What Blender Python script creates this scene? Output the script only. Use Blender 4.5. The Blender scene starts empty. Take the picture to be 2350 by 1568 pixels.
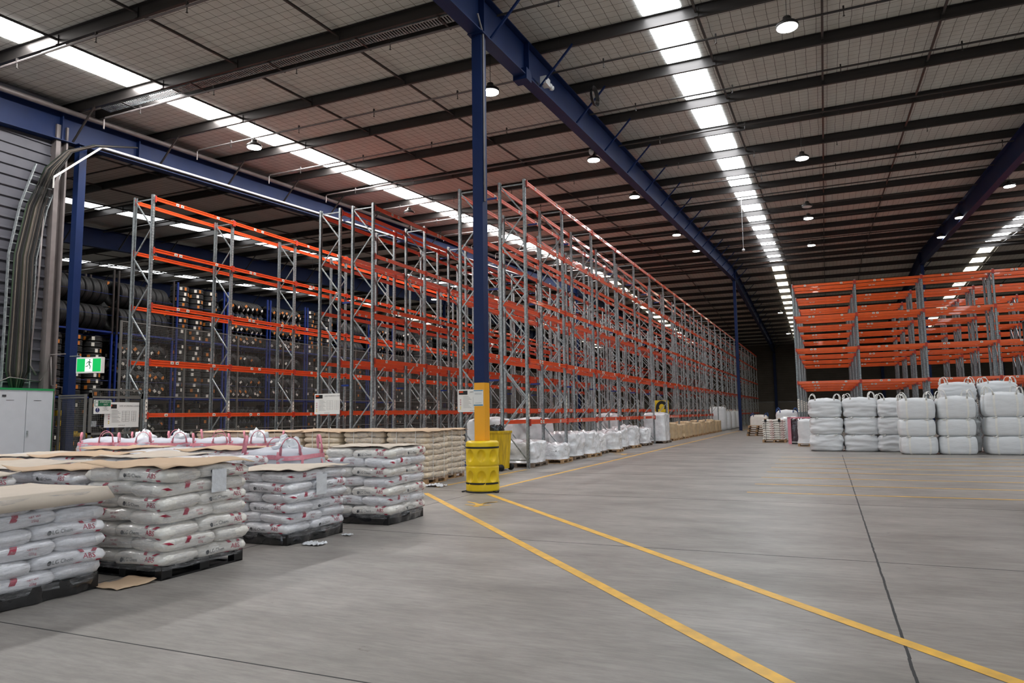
import bpy, math, random
from mathutils import Vector, Matrix, noise
C = bpy.context.scene.collection
sc = bpy.context.scene
PI = math.pi
# ------------------------------------------------------------------ camera
cam_d = bpy.data.cameras.new('camera'); cam = bpy.data.objects.new('camera', cam_d); C.objects.link(cam)
YAW, PITCH, ROLL = -.4138262, .1020774, -.0136990
_f = Vector((math.sin(YAW)*math.cos(PITCH), math.cos(YAW)*math.cos(PITCH), math.sin(PITCH)))
_r = Vector((math.cos(YAW), -math.sin(YAW), 0)); _u = _r.cross(_f)
_r2 = _r*math.cos(ROLL)+_u*math.sin(ROLL); _u2 = -_r*math.sin(ROLL)+_u*math.cos(ROLL)
M = Matrix((_r2, _u2, -_f)).transposed().to_4x4(); M.translation = (0, 0, 1.7)
cam.matrix_world = M
cam_d.sensor_width = 36; cam_d.lens = 1635.05/2350*36; cam_d.clip_start = .05; cam_d.clip_end = 400
sc.camera = cam
# ------------------------------------------------------------------ view, world, light levels
sc.view_settings.view_transform = 'Standard'; sc.view_settings.look = 'None'
sc.view_settings.gamma = 1; sc.view_settings.use_curve_mapping = False
sc.view_settings.exposure = 0.5
SKYLIGHT, SKYLIGHT_FAR, LAMP = 11.0, 2.6, 40.0
w = bpy.data.worlds.new('daylight'); sc.world = w; w.use_nodes = True
bg = w.node_tree.nodes['Background']; bg.inputs[0].default_value = (.78, .89, 1, 1); bg.inputs[1].default_value = 1.0
cy = sc.cycles
cy.max_bounces = 7; cy.diffuse_bounces = 3; cy.glossy_bounces = 3; cy.transparent_max_bounces = 10
cy.caustics_reflective = False; cy.caustics_refractive = False
cy.use_denoising = True; cy.sample_clamp_indirect = 4

# ------------------------------------------------------------------ materials
MATS = {}
def new_mat(name):
    m = bpy.data.materials.new(name); m.use_nodes = True; MATS[name] = m
    nt = m.node_tree; return m, nt, nt.nodes['Principled BSDF']
def rgb(r, g, b):
    f = lambda c: ((c/255+.055)/1.055)**2.4 if c > 10 else c/255/12.92
    return (f(r), f(g), f(b), 1)
def mat(name, col, rough=.6, metal=0, var=.12, scale=4, bump=0, bscale=40, stretch=(1, 1, 1), coat=0, spec=.5, dirt=None):
    m, nt, b = new_mat(name)
    b.inputs['Roughness'].default_value = rough; b.inputs['Metallic'].default_value = metal
    b.inputs['Coat Weight'].default_value = coat; b.inputs['Specular IOR Level'].default_value = spec
    c = rgb(*col)
    tc = nt.nodes.new('ShaderNodeTexCoord'); mp = nt.nodes.new('ShaderNodeMapping'); mp.inputs['Scale'].default_value = stretch
    nt.links.new(tc.outputs['Object'], mp.inputs[0])
    n = nt.nodes.new('ShaderNodeTexNoise'); n.inputs['Scale'].default_value = scale; n.inputs['Detail'].default_value = 5
    nt.links.new(mp.outputs[0], n.inputs['Vector'])
    r = nt.nodes.new('ShaderNodeValToRGB'); r.color_ramp.elements[0].position = .3; r.color_ramp.elements[1].position = .7
    d = dirt and rgb(*dirt) or tuple(x*(1-var) for x in c[:3])+(1,)
    r.color_ramp.elements[0].color = d; r.color_ramp.elements[1].color = tuple(min(1, x*(1+var)) for x in c[:3])+(1,)
    nt.links.new(n.outputs['Fac'], r.inputs[0]); nt.links.new(r.outputs[0], b.inputs['Base Color'])
    if bump:
        n2 = nt.nodes.new('ShaderNodeTexNoise'); n2.inputs['Scale'].default_value = bscale; n2.inputs['Detail'].default_value = 6
        nt.links.new(mp.outputs[0], n2.inputs['Vector'])
        bp = nt.nodes.new('ShaderNodeBump'); bp.inputs['Strength'].default_value = bump; bp.inputs['Distance'].default_value = .02
        nt.links.new(n2.outputs['Fac'], bp.inputs['Height']); nt.links.new(bp.outputs[0], b.inputs['Normal'])
    return m
def emit(name, col, s):
    m, nt, b = new_mat(name)
    b.inputs['Base Color'].default_value = tuple(.35*x for x in col[:3])+(1,)
    b.inputs['Emission Color'].default_value = col; b.inputs['Emission Strength'].default_value = s
    return m
mat('steel_dark', (64, 61, 60), .4, .5, .15, 2, stretch=(.3, 3, 3))
mat('steel_blue', (16, 36, 78), .5, 0, .12, 1.5, spec=.25)
mat('galv', (158, 164, 166), .4, .4, .22, 14, dirt=(122, 128, 130))
mat('galv_hole', (40, 42, 44), .6, .2)
mat('orange', (222, 78, 30), .3, 0, .08, 3, coat=.4)
mat('orange_light', (230, 96, 34), .3, 0, .08, 3, coat=.4)
mat('orange_red', (176, 48, 28), .45, 0, .1, 3)
mat('tag', (226, 222, 212), .6, 0, .04)
mat('black', (18, 18, 19), .5, 0, .2)
mat('ink', (52, 54, 58), .5, 0, .1)
mat('red_ink', (178, 30, 66), .45, 0, .1)
mat('wood', (176, 142, 104), .8, 0, .25, 9, stretch=(.5, 3, 3))
mat('wood_grey', (120, 104, 90), .85, 0, .3, 9, stretch=(.5, 3, 3))
mat('plastic_black', (22, 22, 24), .38, 0, .2, 5)
mat('plastic_blue', (30, 76, 140), .45)
mat('sack', (240, 239, 241), .3, 0, .045, 5, bump=.35, bscale=14, stretch=(1, 2.5, 2.5), coat=.35)
mat('sack_warm', (240, 235, 226), .3, 0, .05, 5, bump=.35, bscale=14, stretch=(1, 2.5, 2.5), coat=.35)
mat('sack_kraft', (228, 211, 186), .42, 0, .12, 6, bump=.5, bscale=12, stretch=(1, 2, 2), coat=.2)
mat('kraft', (203, 174, 144), .8, 0, .07, 3, bump=.1, bscale=6)
mat('kraft_pale', (208, 194, 178), .75, 0, .06, 3, bump=.15, bscale=8)
mat('fibc', (222, 224, 226), .62, 0, .04, 3, bump=.35, bscale=5, stretch=(1, 1, 3.5))
mat('fibc_band', (232, 230, 224), .55, 0, .03, 20)
mat('fibc_grey', (196, 198, 208), .6, 0, .05, 3, bump=.3, bscale=5)
mat('pink', (222, 142, 156), .6, 0, .08, 20)
mat('liner', (226, 228, 232), .25, 0, .05, 8, bump=.8, bscale=10, coat=.4)
mat('wrapped_white', (238, 239, 242), .16, 0, .08, 5, bump=.9, bscale=11, coat=.7)
mat('wrapped_dark', (60, 44, 52), .15, 0, .4, 6, bump=.9, bscale=9, coat=.8)
mat('yellow_plastic', (240, 204, 20), .4, 0, .06, 3, bump=.04, bscale=9, dirt=(222, 186, 24))
mat('yellow_bin', (226, 188, 20), .45, 0, .1, 4, stretch=(3, 3, .5), dirt=(176, 140, 26))
mat('yellow_paint', (240, 168, 18), .4, 0, .05, 2)
mat('floor_paint', (238, 184, 66), .5, 0, .08, 6, dirt=(212, 166, 78))
mat('cabinet', (188, 192, 198), .45, 0, .03)
mat('green', (20, 132, 74), .5, 0, .05)
mat('sign_white', (226, 226, 222), .5, 0, .02)
mat('sign_dark_green', (20, 100, 66), .5, 0, .02)
mat('navy', (24, 34, 90), .5, 0, .02)
mat('teal', (34, 120, 150), .5, 0, .02)
mat('rubber', (13, 13, 14), .62, 0, .3, 6, bump=.3, bscale=30)
mat('sticker_orange', (190, 112, 36), .5)
mat('rack_blue', (14, 44, 116), .45, 0, .1)
mat('mesh_grey', (112, 112, 108), .5, .3, .1)
mat('cable', (26, 25, 26), .5, 0, .2)
mat('cable_grey', (92, 84, 76), .5, 0, .15)
mat('cable_green', (40, 60, 36), .5, 0, .1)
mat('pipe', (118, 111, 110), .5, .3, .12)
mat('wall_panel', (86, 86, 94), .5, .2, .1, 1.2)
mat('wall_dark', (84, 78, 73), .7, 0, .15, 1)
mat('precast', (120, 116, 112), .85, 0, .12, .6)
mat('film_black', (26, 27, 30), .14, 0, .5, 8, bump=.8, bscale=10, coat=.8)
mat('truck_dark', (40, 38, 38), .5, 0, .2)
mat('truck_green', (110, 112, 34), .5, 0, .1)
mat('camera_white', (200, 200, 200), .4, 0, .05)
emit('skylight', (.93, .97, 1, 1), SKYLIGHT)
emit('skylight_sunny', (1, .98, .96, 1), SKYLIGHT*2.2)
emit('skylight_dim', (.95, .98, 1, 1), SKYLIGHT*.26)
emit('skylight_far', (1, .93, .74, 1), SKYLIGHT_FAR)
emit('lamp', (1, .98, .93, 1), LAMP)
emit('exit_green', (.0, .42, .09, 1), .75)
emit('exit_white', (.9, 1, .93, 1), .7)

def roof_mat():
    m, nt, b = new_mat('roof_foil'); b.inputs['Roughness'].default_value = .75
    L = nt.links.new; N = nt.nodes.new
    tc = N('ShaderNodeTexCoord'); sep = N('ShaderNodeSeparateXYZ'); L(tc.outputs['Object'], sep.inputs[0])
    nz = N('ShaderNodeTexNoise'); nz.inputs['Scale'].default_value = 1.6; L(tc.outputs['Object'], nz.inputs['Vector'])
    def line(out, sp, wdt):
        a = N('ShaderNodeMath'); a.operation = 'MULTIPLY_ADD'; L(nz.outputs['Fac'], a.inputs[0]); a.inputs[1].default_value = .07; L(out, a.inputs[2])
        d = N('ShaderNodeMath'); d.operation = 'DIVIDE'; L(a.outputs[0], d.inputs[0]); d.inputs[1].default_value = sp
        f = N('ShaderNodeMath'); f.operation = 'FRACT'; L(d.outputs[0], f.inputs[0])
        c = N('ShaderNodeMath'); c.operation = 'LESS_THAN'; L(f.outputs[0], c.inputs[0]); c.inputs[1].default_value = wdt/sp
        return c.outputs[0]
    mx = N('ShaderNodeMath'); mx.operation = 'MAXIMUM'
    L(line(sep.outputs['X'], .3, .013), mx.inputs[0]); L(line(sep.outputs['Y'], .3, .013), mx.inputs[1])
    r = N('ShaderNodeValToRGB'); r.color_ramp.elements[0].color = rgb(182, 182, 177); r.color_ramp.elements[1].color = rgb(213, 214, 209)
    n2 = N('ShaderNodeTexNoise'); n2.inputs['Scale'].default_value = .9; n2.inputs['Detail'].default_value = 6
    mp = N('ShaderNodeMapping'); mp.inputs['Scale'].default_value = (3, .6, 1); L(tc.outputs['Object'], mp.inputs[0]); L(mp.outputs[0], n2.inputs['Vector']); L(n2.outputs['Fac'], r.inputs[0])
    mix = N('ShaderNodeMix'); mix.data_type = 'RGBA'; L(mx.outputs[0], mix.inputs[0]); L(r.outputs[0], mix.inputs[6]); mix.inputs[7].default_value = rgb(84, 79, 75)
    L(mix.outputs[2], b.inputs['Base Color'])
    bp = N('ShaderNodeBump'); bp.inputs['Strength'].default_value = .5; bp.inputs['Distance'].default_value = .05
    L(n2.outputs['Fac'], bp.inputs['Height']); L(bp.outputs[0], b.inputs['Normal'])
roof_mat()
def floor_mat():
    m, nt, b = new_mat('concrete')
    L = nt.links.new; N = nt.nodes.new
    tc = N('ShaderNodeTexCoord')
    def nz(scale, st, det=6, rough=.6):
        mp = N('ShaderNodeMapping'); mp.inputs['Scale'].default_value = st; L(tc.outputs['Object'], mp.inputs[0])
        n = N('ShaderNodeTexNoise'); n.inputs['Scale'].default_value = scale; n.inputs['Detail'].default_value = det; n.inputs['Roughness'].default_value = rough
        L(mp.outputs[0], n.inputs['Vector']); return n.outputs['Fac']
    r = N('ShaderNodeValToRGB'); e = r.color_ramp.elements; e[0].position = .32; e[0].color = rgb(126, 120, 115); e[1].position = .68; e[1].color = rgb(162, 156, 150)
    L(nz(.5, (1, 2.2, 1)), r.inputs[0])
    r2 = N('ShaderNodeValToRGB'); e = r2.color_ramp.elements; e[0].position = .38; e[0].color = (.8, .8, .8, 1); e[1].position = .6; e[1].color = (1.04, 1.04, 1.04, 1)
    L(nz(3.2, (1, 5, 1), 9, .7), r2.inputs[0])
    mu = N('ShaderNodeMix'); mu.data_type = 'RGBA'; mu.blend_type = 'MULTIPLY'; mu.inputs[0].default_value = 1
    L(r.outputs[0], mu.inputs[6]); L(r2.outputs[0], mu.inputs[7])
    r3 = N('ShaderNodeValToRGB'); e = r3.color_ramp.elements; e[0].position = .3; e[0].color = (.4, .36, .33, 1); e[1].position = .36; e[1].color = (1, 1, 1, 1)
    L(nz(2.4, (1, 1.6, 1), 10, .72), r3.inputs[0])
    mu2 = N('ShaderNodeMix'); mu2.data_type = 'RGBA'; mu2.blend_type = 'MULTIPLY'; mu2.inputs[0].default_value = .9
    L(mu.outputs[2], mu2.inputs[6]); L(r3.outputs[0], mu2.inputs[7]); L(mu2.outputs[2], b.inputs['Base Color'])
    rr = N('ShaderNodeMapRange'); L(nz(1.7, (1, 2, 1)), rr.inputs[0]); rr.inputs[3].default_value = .34; rr.inputs[4].default_value = .55
    L(rr.outputs[0], b.inputs['Roughness'])
    bp = N('ShaderNodeBump'); bp.inputs['Strength'].default_value = .12; bp.inputs['Distance'].default_value = .01
    L(nz(30, (1, 1, 1)), bp.inputs['Height']); L(bp.outputs[0], b.inputs['Normal'])
floor_mat()
def film_mat():
    m = bpy.data.materials.new('film'); m.use_nodes = True; MATS['film'] = m; nt = m.node_tree
    L = nt.links.new; N = nt.nodes.new; nt.nodes.clear()
    o = N('ShaderNodeOutputMaterial'); mx = N('ShaderNodeMixShader'); t = N('ShaderNodeBsdfTransparent'); t.inputs[0].default_value = (.98, .98, .99, 1)
    g = N('ShaderNodeBsdfPrincipled'); g.inputs['Roughness'].default_value = .12; g.inputs['Base Color'].default_value = (.95, .95, .97, 1); g.inputs['Specular IOR Level'].default_value = 1
    g.inputs['Coat Weight'].default_value = 1; g.inputs['Coat Roughness'].default_value = .08
    tc = N('ShaderNodeTexCoord')
    def nz(st, sc_, det):
        mp = N('ShaderNodeMapping'); mp.inputs['Scale'].default_value = st; L(tc.outputs['Object'], mp.inputs[0])
        n = N('ShaderNodeTexNoise'); n.inputs['Scale'].default_value = sc_; n.inputs['Detail'].default_value = det; n.inputs['Roughness'].default_value = .65; L(mp.outputs[0], n.inputs['Vector']); return n.outputs['Fac']
    a = nz((1, 1, 9), 5, 7); b_ = nz((2, 2, 3), 9, 8)
    bp = N('ShaderNodeBump'); bp.inputs['Strength'].default_value = 1; bp.inputs['Distance'].default_value = .05; L(b_, bp.inputs['Height'])
    L(bp.outputs[0], g.inputs['Normal']); L(bp.outputs[0], g.inputs['Coat Normal'])
    r = N('ShaderNodeMapRange'); L(a, r.inputs[0]); r.inputs[1].default_value = .42; r.inputs[2].default_value = .72; r.inputs[3].default_value = .05; r.inputs[4].default_value = .46
    L(r.outputs[0], mx.inputs[0]); L(t.outputs[0], mx.inputs[1]); L(g.outputs[0], mx.inputs[2]); L(mx.outputs[0], o.inputs[0])
film_mat()

# ------------------------------------------------------------------ mesh helpers
class MB:
    def __init__(s): s.v = []; s.f = []; s.m = []
    def add(s, vs, fs, mi=0):
        o = len(s.v); s.v += [tuple(p) for p in vs]
        for f in fs: s.f.append(tuple(i+o for i in f)); s.m.append(mi)
        return s
    def box(s, x0, x1, y0, y1, z0, z1, mi=0):
        return s.add([(x0,y0,z0),(x1,y0,z0),(x1,y1,z0),(x0,y1,z0),(x0,y0,z1),(x1,y0,z1),(x1,y1,z1),(x0,y1,z1)],
              [(3,2,1,0),(4,5,6,7),(0,1,5,4),(1,2,6,5),(2,3,7,6),(3,0,4,7)], mi)
    def bar(s, a, b, w_, h_, mi=0, up=(0,0,1)):
        a = Vector(a); b = Vector(b); d = (b-a).normalized(); u = Vector(up)
        if abs(d.dot(u)) > .98: u = Vector((0,1,0))
        x = d.cross(u).normalized()*w_/2; y = x.cross(d).normalized()*h_/2
        vs = [a-x-y, a+x-y, a+x+y, a-x+y, b-x-y, b+x-y, b+x+y, b-x+y]
        return s.add(vs, [(0,1,2,3),(7,6,5,4),(0,4,5,1),(1,5,6,2),(2,6,7,3),(3,7,4,0)], mi)
    def tube(s, pts, r, n=8, mi=0, flat=1):
        pts = [Vector(p) for p in pts]; rings = []
        for i, p in enumerate(pts):
            d = (pts[min(i+1, len(pts)-1)]-pts[max(i-1, 0)]).normalized()
            u = Vector((0,0,1)) if abs(d.z) < .95 else Vector((0,1,0))
            x = d.cross(u).normalized(); y = x.cross(d).normalized()
            rings.append([p+x*math.cos(t)*r+y*math.sin(t)*r*flat for t in [2*PI*k/n for k in range(n)]])
        vs = [q for rg in rings for q in rg]; fs = []
        for i in range(len(pts)-1):
            for k in range(n): fs.append((i*n+k, i*n+(k+1)%n, (i+1)*n+(k+1)%n, (i+1)*n+k))
        fs.append(tuple(range(n-1, -1, -1))); fs.append(tuple((len(pts)-1)*n+k for k in range(n)))
        return s.add(vs, fs, mi)
    def lathe(s, prof, n=24, mi=0, c=(0,0)):
        vs = []; fs = []
        for r, z in prof:
            for k in range(n): t = 2*PI*k/n; vs.append((c[0]+r*math.cos(t), c[1]+r*math.sin(t), z))
        for i in range(len(prof)-1):
            for k in range(n): fs.append((i*n+k, i*n+(k+1)%n, (i+1)*n+(k+1)%n, (i+1)*n+k))
        fs.append(tuple(range(n-1, -1, -1))); fs.append(tuple((len(prof)-1)*n+k for k in range(n)))
        return s.add(vs, fs, mi)
    def grid(s, fn, nu, nv, mi=0, flip=False):
        vs = [fn(i/nu, j/nv) for j in range(nv+1) for i in range(nu+1)]; fs = []
        for j in range(nv):
            for i in range(nu):
                a = j*(nu+1)+i; q = (a, a+1, a+nu+2, a+nu+1); fs.append(q[::-1] if flip else q)
        return s.add(vs, fs, mi)
    def mesh(s, name, mats, smooth=False):
        me = bpy.data.meshes.new(name); me.from_pydata(s.v, [], s.f)
        for m in mats: me.materials.append(MATS[m])
        for p, mi in zip(me.polygons, s.m): p.material_index = mi; p.use_smooth = smooth
        me.update(); return me
    def build(s, name, mats, parent=None, smooth=False, loc=None):
        return ob(name, s.mesh(name, [mats] if isinstance(mats, str) else mats, smooth), parent, loc)
def ob(name, me, parent=None, loc=None, rz=0):
    o = bpy.data.objects.new(name, me); C.objects.link(o)
    if parent: o.parent = parent
    if loc: o.location = loc
    if rz: o.rotation_euler.z = rz
    return o
def tag(o, label, cat, group=None, kind=None):
    o['label'] = label; o['category'] = cat
    if group: o['group'] = group
    if kind: o['kind'] = kind
    return o
def thing(name, label, cat, loc=(0,0,0), rz=0, group=None):
    o = bpy.data.objects.new(name, None); C.objects.link(o); o.location = loc; o.rotation_euler.z = rz; o.empty_display_size = .1
    return tag(o, label, cat, group)
def struct(o, label=None):
    o['kind'] = 'structure'
    if label: o['label'] = label
    return o
_tc = {}
def text2d(s, size, align='CENTER'):
    k = (s, size, align)
    if k not in _tc:
        cu = bpy.data.curves.new('t', 'FONT'); cu.body = s; cu.size = size; cu.align_x = align; cu.align_y = 'CENTER'; cu.resolution_u = 2
        o = bpy.data.objects.new('t', cu); C.objects.link(o)
        me = bpy.data.meshes.new_from_object(o.evaluated_get(bpy.context.evaluated_depsgraph_get()))
        _tc[k] = ([(v.co.x, v.co.y) for v in me.vertices], [tuple(p.vertices) for p in me.polygons])
        bpy.data.objects.remove(o); bpy.data.curves.remove(cu); bpy.data.meshes.remove(me)
    return _tc[k]
def put_text(mb, s, size, fn, mi, align='CENTER'):
    vs, fs = text2d(s, size, align); mb.add([fn(a, b) for a, b in vs], fs, mi)
_o1 = 'first second third fourth fifth sixth seventh eighth ninth tenth eleventh twelfth thirteenth fourteenth fifteenth sixteenth seventeenth eighteenth nineteenth'.split()
def ordw(i):
    if i < 19: return _o1[i]
    t_, r_ = divmod(i+1, 10); w_ = ['', '', 'twent', 'thirt', 'fort'][t_]
    return w_+'ieth' if r_ == 0 else w_+'y-'+_o1[r_-1]
def fbm(x, y, z, o=3): return noise.fractal(Vector((x, y, z)), 1.0, 2.0, o)

# ------------------------------------------------------------------ building shell
def zb(y):                                     # underside of the rafters; the ridge is at y = 66.5
    if y > 66.5: y = 133-y
    return 10.69+.0545*(y-14.5)
Y0, YR, Y1 = -7.5, 66.5, 118.5
X0, X1 = -66.5, 37.5
fl = MB().box(X0-6, X1+6, -30, Y1+1, -.3, 0).build('floor', 'concrete'); struct(fl)
mb = MB()
for y in (-1.2, 3.98, 9.13, 14.42, 19.7, 25, 30.3, 35.6): mb.box(-21, 30, y-.006, y+.006, 0, .0015)
def jag(x, y0, y1, wd):
    n = int((y1-y0)/.12)
    for i in range(n):
        a, b = y0+(y1-y0)*i/n, y0+(y1-y0)*(i+1)/n; o = fbm(0, a*3, 0)*.006
        mb.box(x-wd/2+o, x+wd/2+o+.004*random.random(), a, b, 0, .0016)
random.seed(3)
jag(.42, 2, 30, .018)
for x in (-7.1, 8.2): mb.box(x-.006, x+.006, -5, 14, 0, .0015)
mb.build('expansion_joint', 'galv_hole', fl)
# roof: two pitches
random.seed(1)
SKX = [(-64.4,-63.4), (-49.3,-48.3), (-34.15,-33.15), (-19.5,-18.5), (-3.95,-2.95), (12.2,13.2), (27.1,28.1)]
mb = MB()
for a, b in ((Y0-.5, YR), (YR, Y1+.5)):
    mb.add([(X0-1, a, zb(a)+1.37), (X1+1, a, zb(a)+1.37), (X1+1, b, zb(b)+1.37), (X0-1, b, zb(b)+1.37)], [(3,2,1,0)])
    mb.add([(X0-1, a, zb(a)+1.45), (X1+1, a, zb(a)+1.45), (X1+1, b, zb(b)+1.45), (X0-1, b, zb(b)+1.45)], [(0,1,2,3)])
struct(mb.build('ceiling', 'roof_foil'))
PY = [14.85+3.25*k for k in range(-6, 16)]+[66.9+3.25*k for k in range(0, 16)]
PY = [y for y in PY if Y0 < y < Y1]
n = 1
for a, b in SKX:
    for y0, y1, m in ((1 if a == -3.95 else -5, YR-.3, 'skylight'), (YR+1.5, Y1-6, 'skylight_far')):
        mb = MB(); ys = [y for y in PY if y0+.5 < y < y1-.5]; ys = [y0]+ys+[y1]
        for p, q in zip(ys, ys[1:]):
            p += .12; q -= .12
            mb.add([(a,p,zb(p)+1.352), (b,p,zb(p)+1.352), (b,q,zb(q)+1.352), (a,q,zb(q)+1.352)], [(3,2,1,0)])
            mb.add([(a,p,zb(p)+1.366), (b,p,zb(p)+1.366), (b,q,zb(q)+1.366), (a,q,zb(q)+1.366)], [(0,1,2,3)])
        if a == -19.5 and m == 'skylight': m = 'skylight_sunny'
        if a < -30 and m == 'skylight': m = 'skylight_dim'
        struct(mb.build('window_%d' % n, m)); n += 1
# rafters
RX = [-52.0, -37.1, -22.25, -7.13, 7.75, 22.6]
def rafter(x):
    mb = MB()
    for a, b in ((Y0, YR), (YR, Y1)):
        for dx0, dx1, h0, h1 in ((-.17,.17,0,.03), (-.17,.17,1.02,1.05), (-.012,.012,.03,1.02)):
            z = lambda y, h: zb(y)+h
            mb.add([(x+dx0,a,z(a,h0)),(x+dx1,a,z(a,h0)),(x+dx1,b,z(b,h0)),(x+dx0,b,z(b,h0)),(x+dx0,a,z(a,h1)),(x+dx1,a,z(a,h1)),(x+dx1,b,z(b,h1)),(x+dx0,b,z(b,h1))],
               [(3,2,1,0),(4,5,6,7),(0,1,5,4),(1,2,6,5),(2,3,7,6),(3,0,4,7)])
    for y in (14.5, 17.3, YR, 92): mb.box(x-.16, x+.16, y-.02, y+.02, zb(y)+.03, zb(y)+1.02)
    if x > -10: mb.box(x-.2, x+.2, 17.0, 17.35, zb(17)-.12, zb(17)+.2)
    o = struct(mb.build('rafter', 'steel_blue'), 'navy steel roof rafter running down the building')
    mb = MB()
    for i, y in enumerate(PY):
        if i % 1 == 0:
            mb.bar((x+.14, y, zb(y)+.04), (x+1.15, y, zb(y)+1.1), .05, .05)
            mb.bar((x-.14, y, zb(y)+.04), (x-1.15, y, zb(y)+1.1), .05, .05) if x < -10 else 0
    mb.build('fly_brace', 'steel_blue' if x > -10 else 'steel_dark', o)
for x in RX: rafter(x)
# purlins
for y in PY:
    z = zb(y)+1.05; mb = MB()
    mb.box(X0, X1, y-.006, y+.006, z, z+.3)
    mb.box(X0, X1, y, y+.085, z, z+.006); mb.box(X0, X1, y-.085, y, z+.294, z+.3)
    mb.box(X0, X1, y+.079, y+.085, z, z+.03)
    for x in RX: mb.box(x-.75, x+.75, y-.018, y+.018, z+.03, z+.27)
    struct(mb.build('purlin', 'steel_dark'), 'dark cold-formed steel purlin under the foil roof')
# bridging bars and sprinkler pipes
BX = [-62, -58, -47.6, -44.4, -40.8, -32.5, -29.6, -26, -18.08, -15.1, -11.5, -2.58, .43, 3.4, 13.35, 16.3, 19.2]
for x in BX:
    mb = MB()
    for a, b in ((Y0, YR), (YR, Y1)): mb.bar((x, a, zb(a)+1.18), (x, b, zb(b)+1.18), .06, .05)
    for y in PY: mb.box(x-.05, x+.05, y-.03, y+.03, zb(y)+1.05, zb(y)+1.3)
    struct(mb.build('bridging_bar', 'steel_dark'), 'thin steel bridging bar running between the purlins')
SPM = MB().tube([(0,0,.02), (0,0,-.16)], .012, 5).lathe([(.012,-.15),(.03,-.155),(.03,-.165),(.012,-.17)], 6).box(-.02, .02, -.028, .028, .0, .1).mesh('sprinkler_head', ['steel_dark'])
y = 7.6
k = 0
while y < Y1-4:
    z = zb(y)+.72
    for bx0, bx1 in ((-60, -53), (-51, -38), (-36.2, -23.4), (-20.9, -7.4), (-6.9, 7.5), (8, 22.3)):
        if y > 70 and bx0 < -8: continue
        if y > 45 and bx0 < -8 and bx0 != -20.9: continue
        bay = {-60: 'furthest left bay', -51: 'second far-left bay', -36.2: 'bay over the tyre store', -20.9: 'bay left of the near column', -6.9: 'bay with the near skylight strip', 8: 'bay beyond the right rafter'}[bx0]
        p = thing('sprinkler_pipe', '%s thin sprinkler pipe from the near end of the %s' % (ordw(k), bay), 'pipe', (bx0, y, z), 0, 'sprinkler branch pipes under the roof')
        mb = MB().tube([(0,0,0), (bx1-bx0,0,0)], .03, 6)
        if bx0 == -20.9: mb.tube([(0,0,0), (-.06,0,-.05), (-.06,0,-.36)], .024, 6)
        mb.build('pipe', 'steel_dark' if bx0 != -20.9 else 'pipe', p)
        if y < 34 and bx0 in (-20.9, -6.9, 8):
            xx = 1.6
            while xx < bx1-bx0: ob('sprinkler_head', SPM, p, (xx, 0, 0)); xx += 3.1
    y += 3.74; k += 1
# walls
def ribbed(name, a, b, z0, z1, mats, pitch=.3, nrm=(1,0), top=None):
    a = Vector(a); b = Vector(b); mb = MB(); nx, ny = nrm; z = z0
    while z < z1:
        for h0, h1, d0, d1 in ((0, pitch*.74, 0, 0), (pitch*.74, pitch*.78, 0, .05), (pitch*.78, pitch*.95, .05, .05), (pitch*.95, pitch, .05, 0)):
            mb.add([(a.x+nx*d0, a.y+ny*d0, z+h0), (b.x+nx*d0, b.y+ny*d0, z+h0), (b.x+nx*d1, b.y+ny*d1, z+h1), (a.x+nx*d1, a.y+ny*d1, z+h1)], [(0,1,2,3)])
        z += pitch
    return mb.build(name, mats)
struct(ribbed('wall_left', (-22.42, Y0), (-22.42, 14.35), 0, 12.3, 'wall_panel', .33))
w2 = MB().box(-22.5, -22.44, Y0, 14.35, 0, 12.2).build('wall_left_core', 'wall_dark'); w2.name = 'wall_left_back'; struct(w2)
mb = MB().box(X0, X1, Y1+.1, Y1+.3, 0, 3.1).build('wall_rear_base', 'precast'); struct(mb); mb.name = 'wall_rear_base'
struct(ribbed('wall_rear', (X1, Y1), (X0, Y1), 3.1, 13.5, 'wall_dark', .35, (0,-1)))
struct(MB().box(X0, X0+.2, Y0, Y1, 0, 15.2).build('wall_far_left', 'wall_dark'))
struct(MB().box(X1-.2, X1, Y0, Y1, 0, 15.2).build('wall_right', 'wall_dark'))
struct(MB().box(X0, X1, Y0-.2, Y0, 6.2, 11).build('wall_front', 'wall_panel'))
mb = MB().box(X0, -22.5, Y0-.2, Y0, 0, 6.2); struct(mb.build('wall_front_left', 'wall_panel'))
# columns
def column(x, y, painted=True, conduit=False):
    mb = MB(); s = .125; zt = zb(y)
    if painted: mb.box(x-s-.003, x+s+.003, y-s-.003, y+s+.003, 0, 2.42, 1); mb.box(x-s, x+s, y-s, y+s, 2.42, zt, 0)
    else: mb.box(x-s, x+s, y-s, y+s, 0, zt, 0)
    mb.box(x-.2, x+.2, y-.2, y+.2, zt-.03, zt, 0); mb.box(x-.22, x+.22, y-.22, y+.22, 0, .02, 0)
    o = mb.build('column', ['steel_blue', 'yellow_paint'])
    if conduit:
        MB().tube([(x+.15, y-.06, 6.6), (x+.15, y-.06, zt-.05), (x+.1, y-.25, zt+.4)], .025, 8).box(x+.125, x+.15, y-.08, y-.04, 7, 7.05).build('conduit', 'pipe', o)
    return struct(o)
column(-7.13, 14.5, True, True)['label'] = 'navy square steel column with orange-yellow painted foot in the yellow guard'
column(-7.13, YR, False)['label'] = 'distant navy steel column at the roof ridge'
column(7.75, YR, False); column(-22.15, YR, False); column(-37.1, YR, False)
column(-22.12, 15.15, False)['label'] = 'navy steel column at the end of the ribbed left wall'
for x in (-22.2, -7.2, 7.75, 22.6):
    struct(MB().box(x-.2, x+.2, Y1-.45, Y1-.05, 0, zb(Y1)).build('column', 'steel_blue'), 'dark column against the rear wall')
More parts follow.
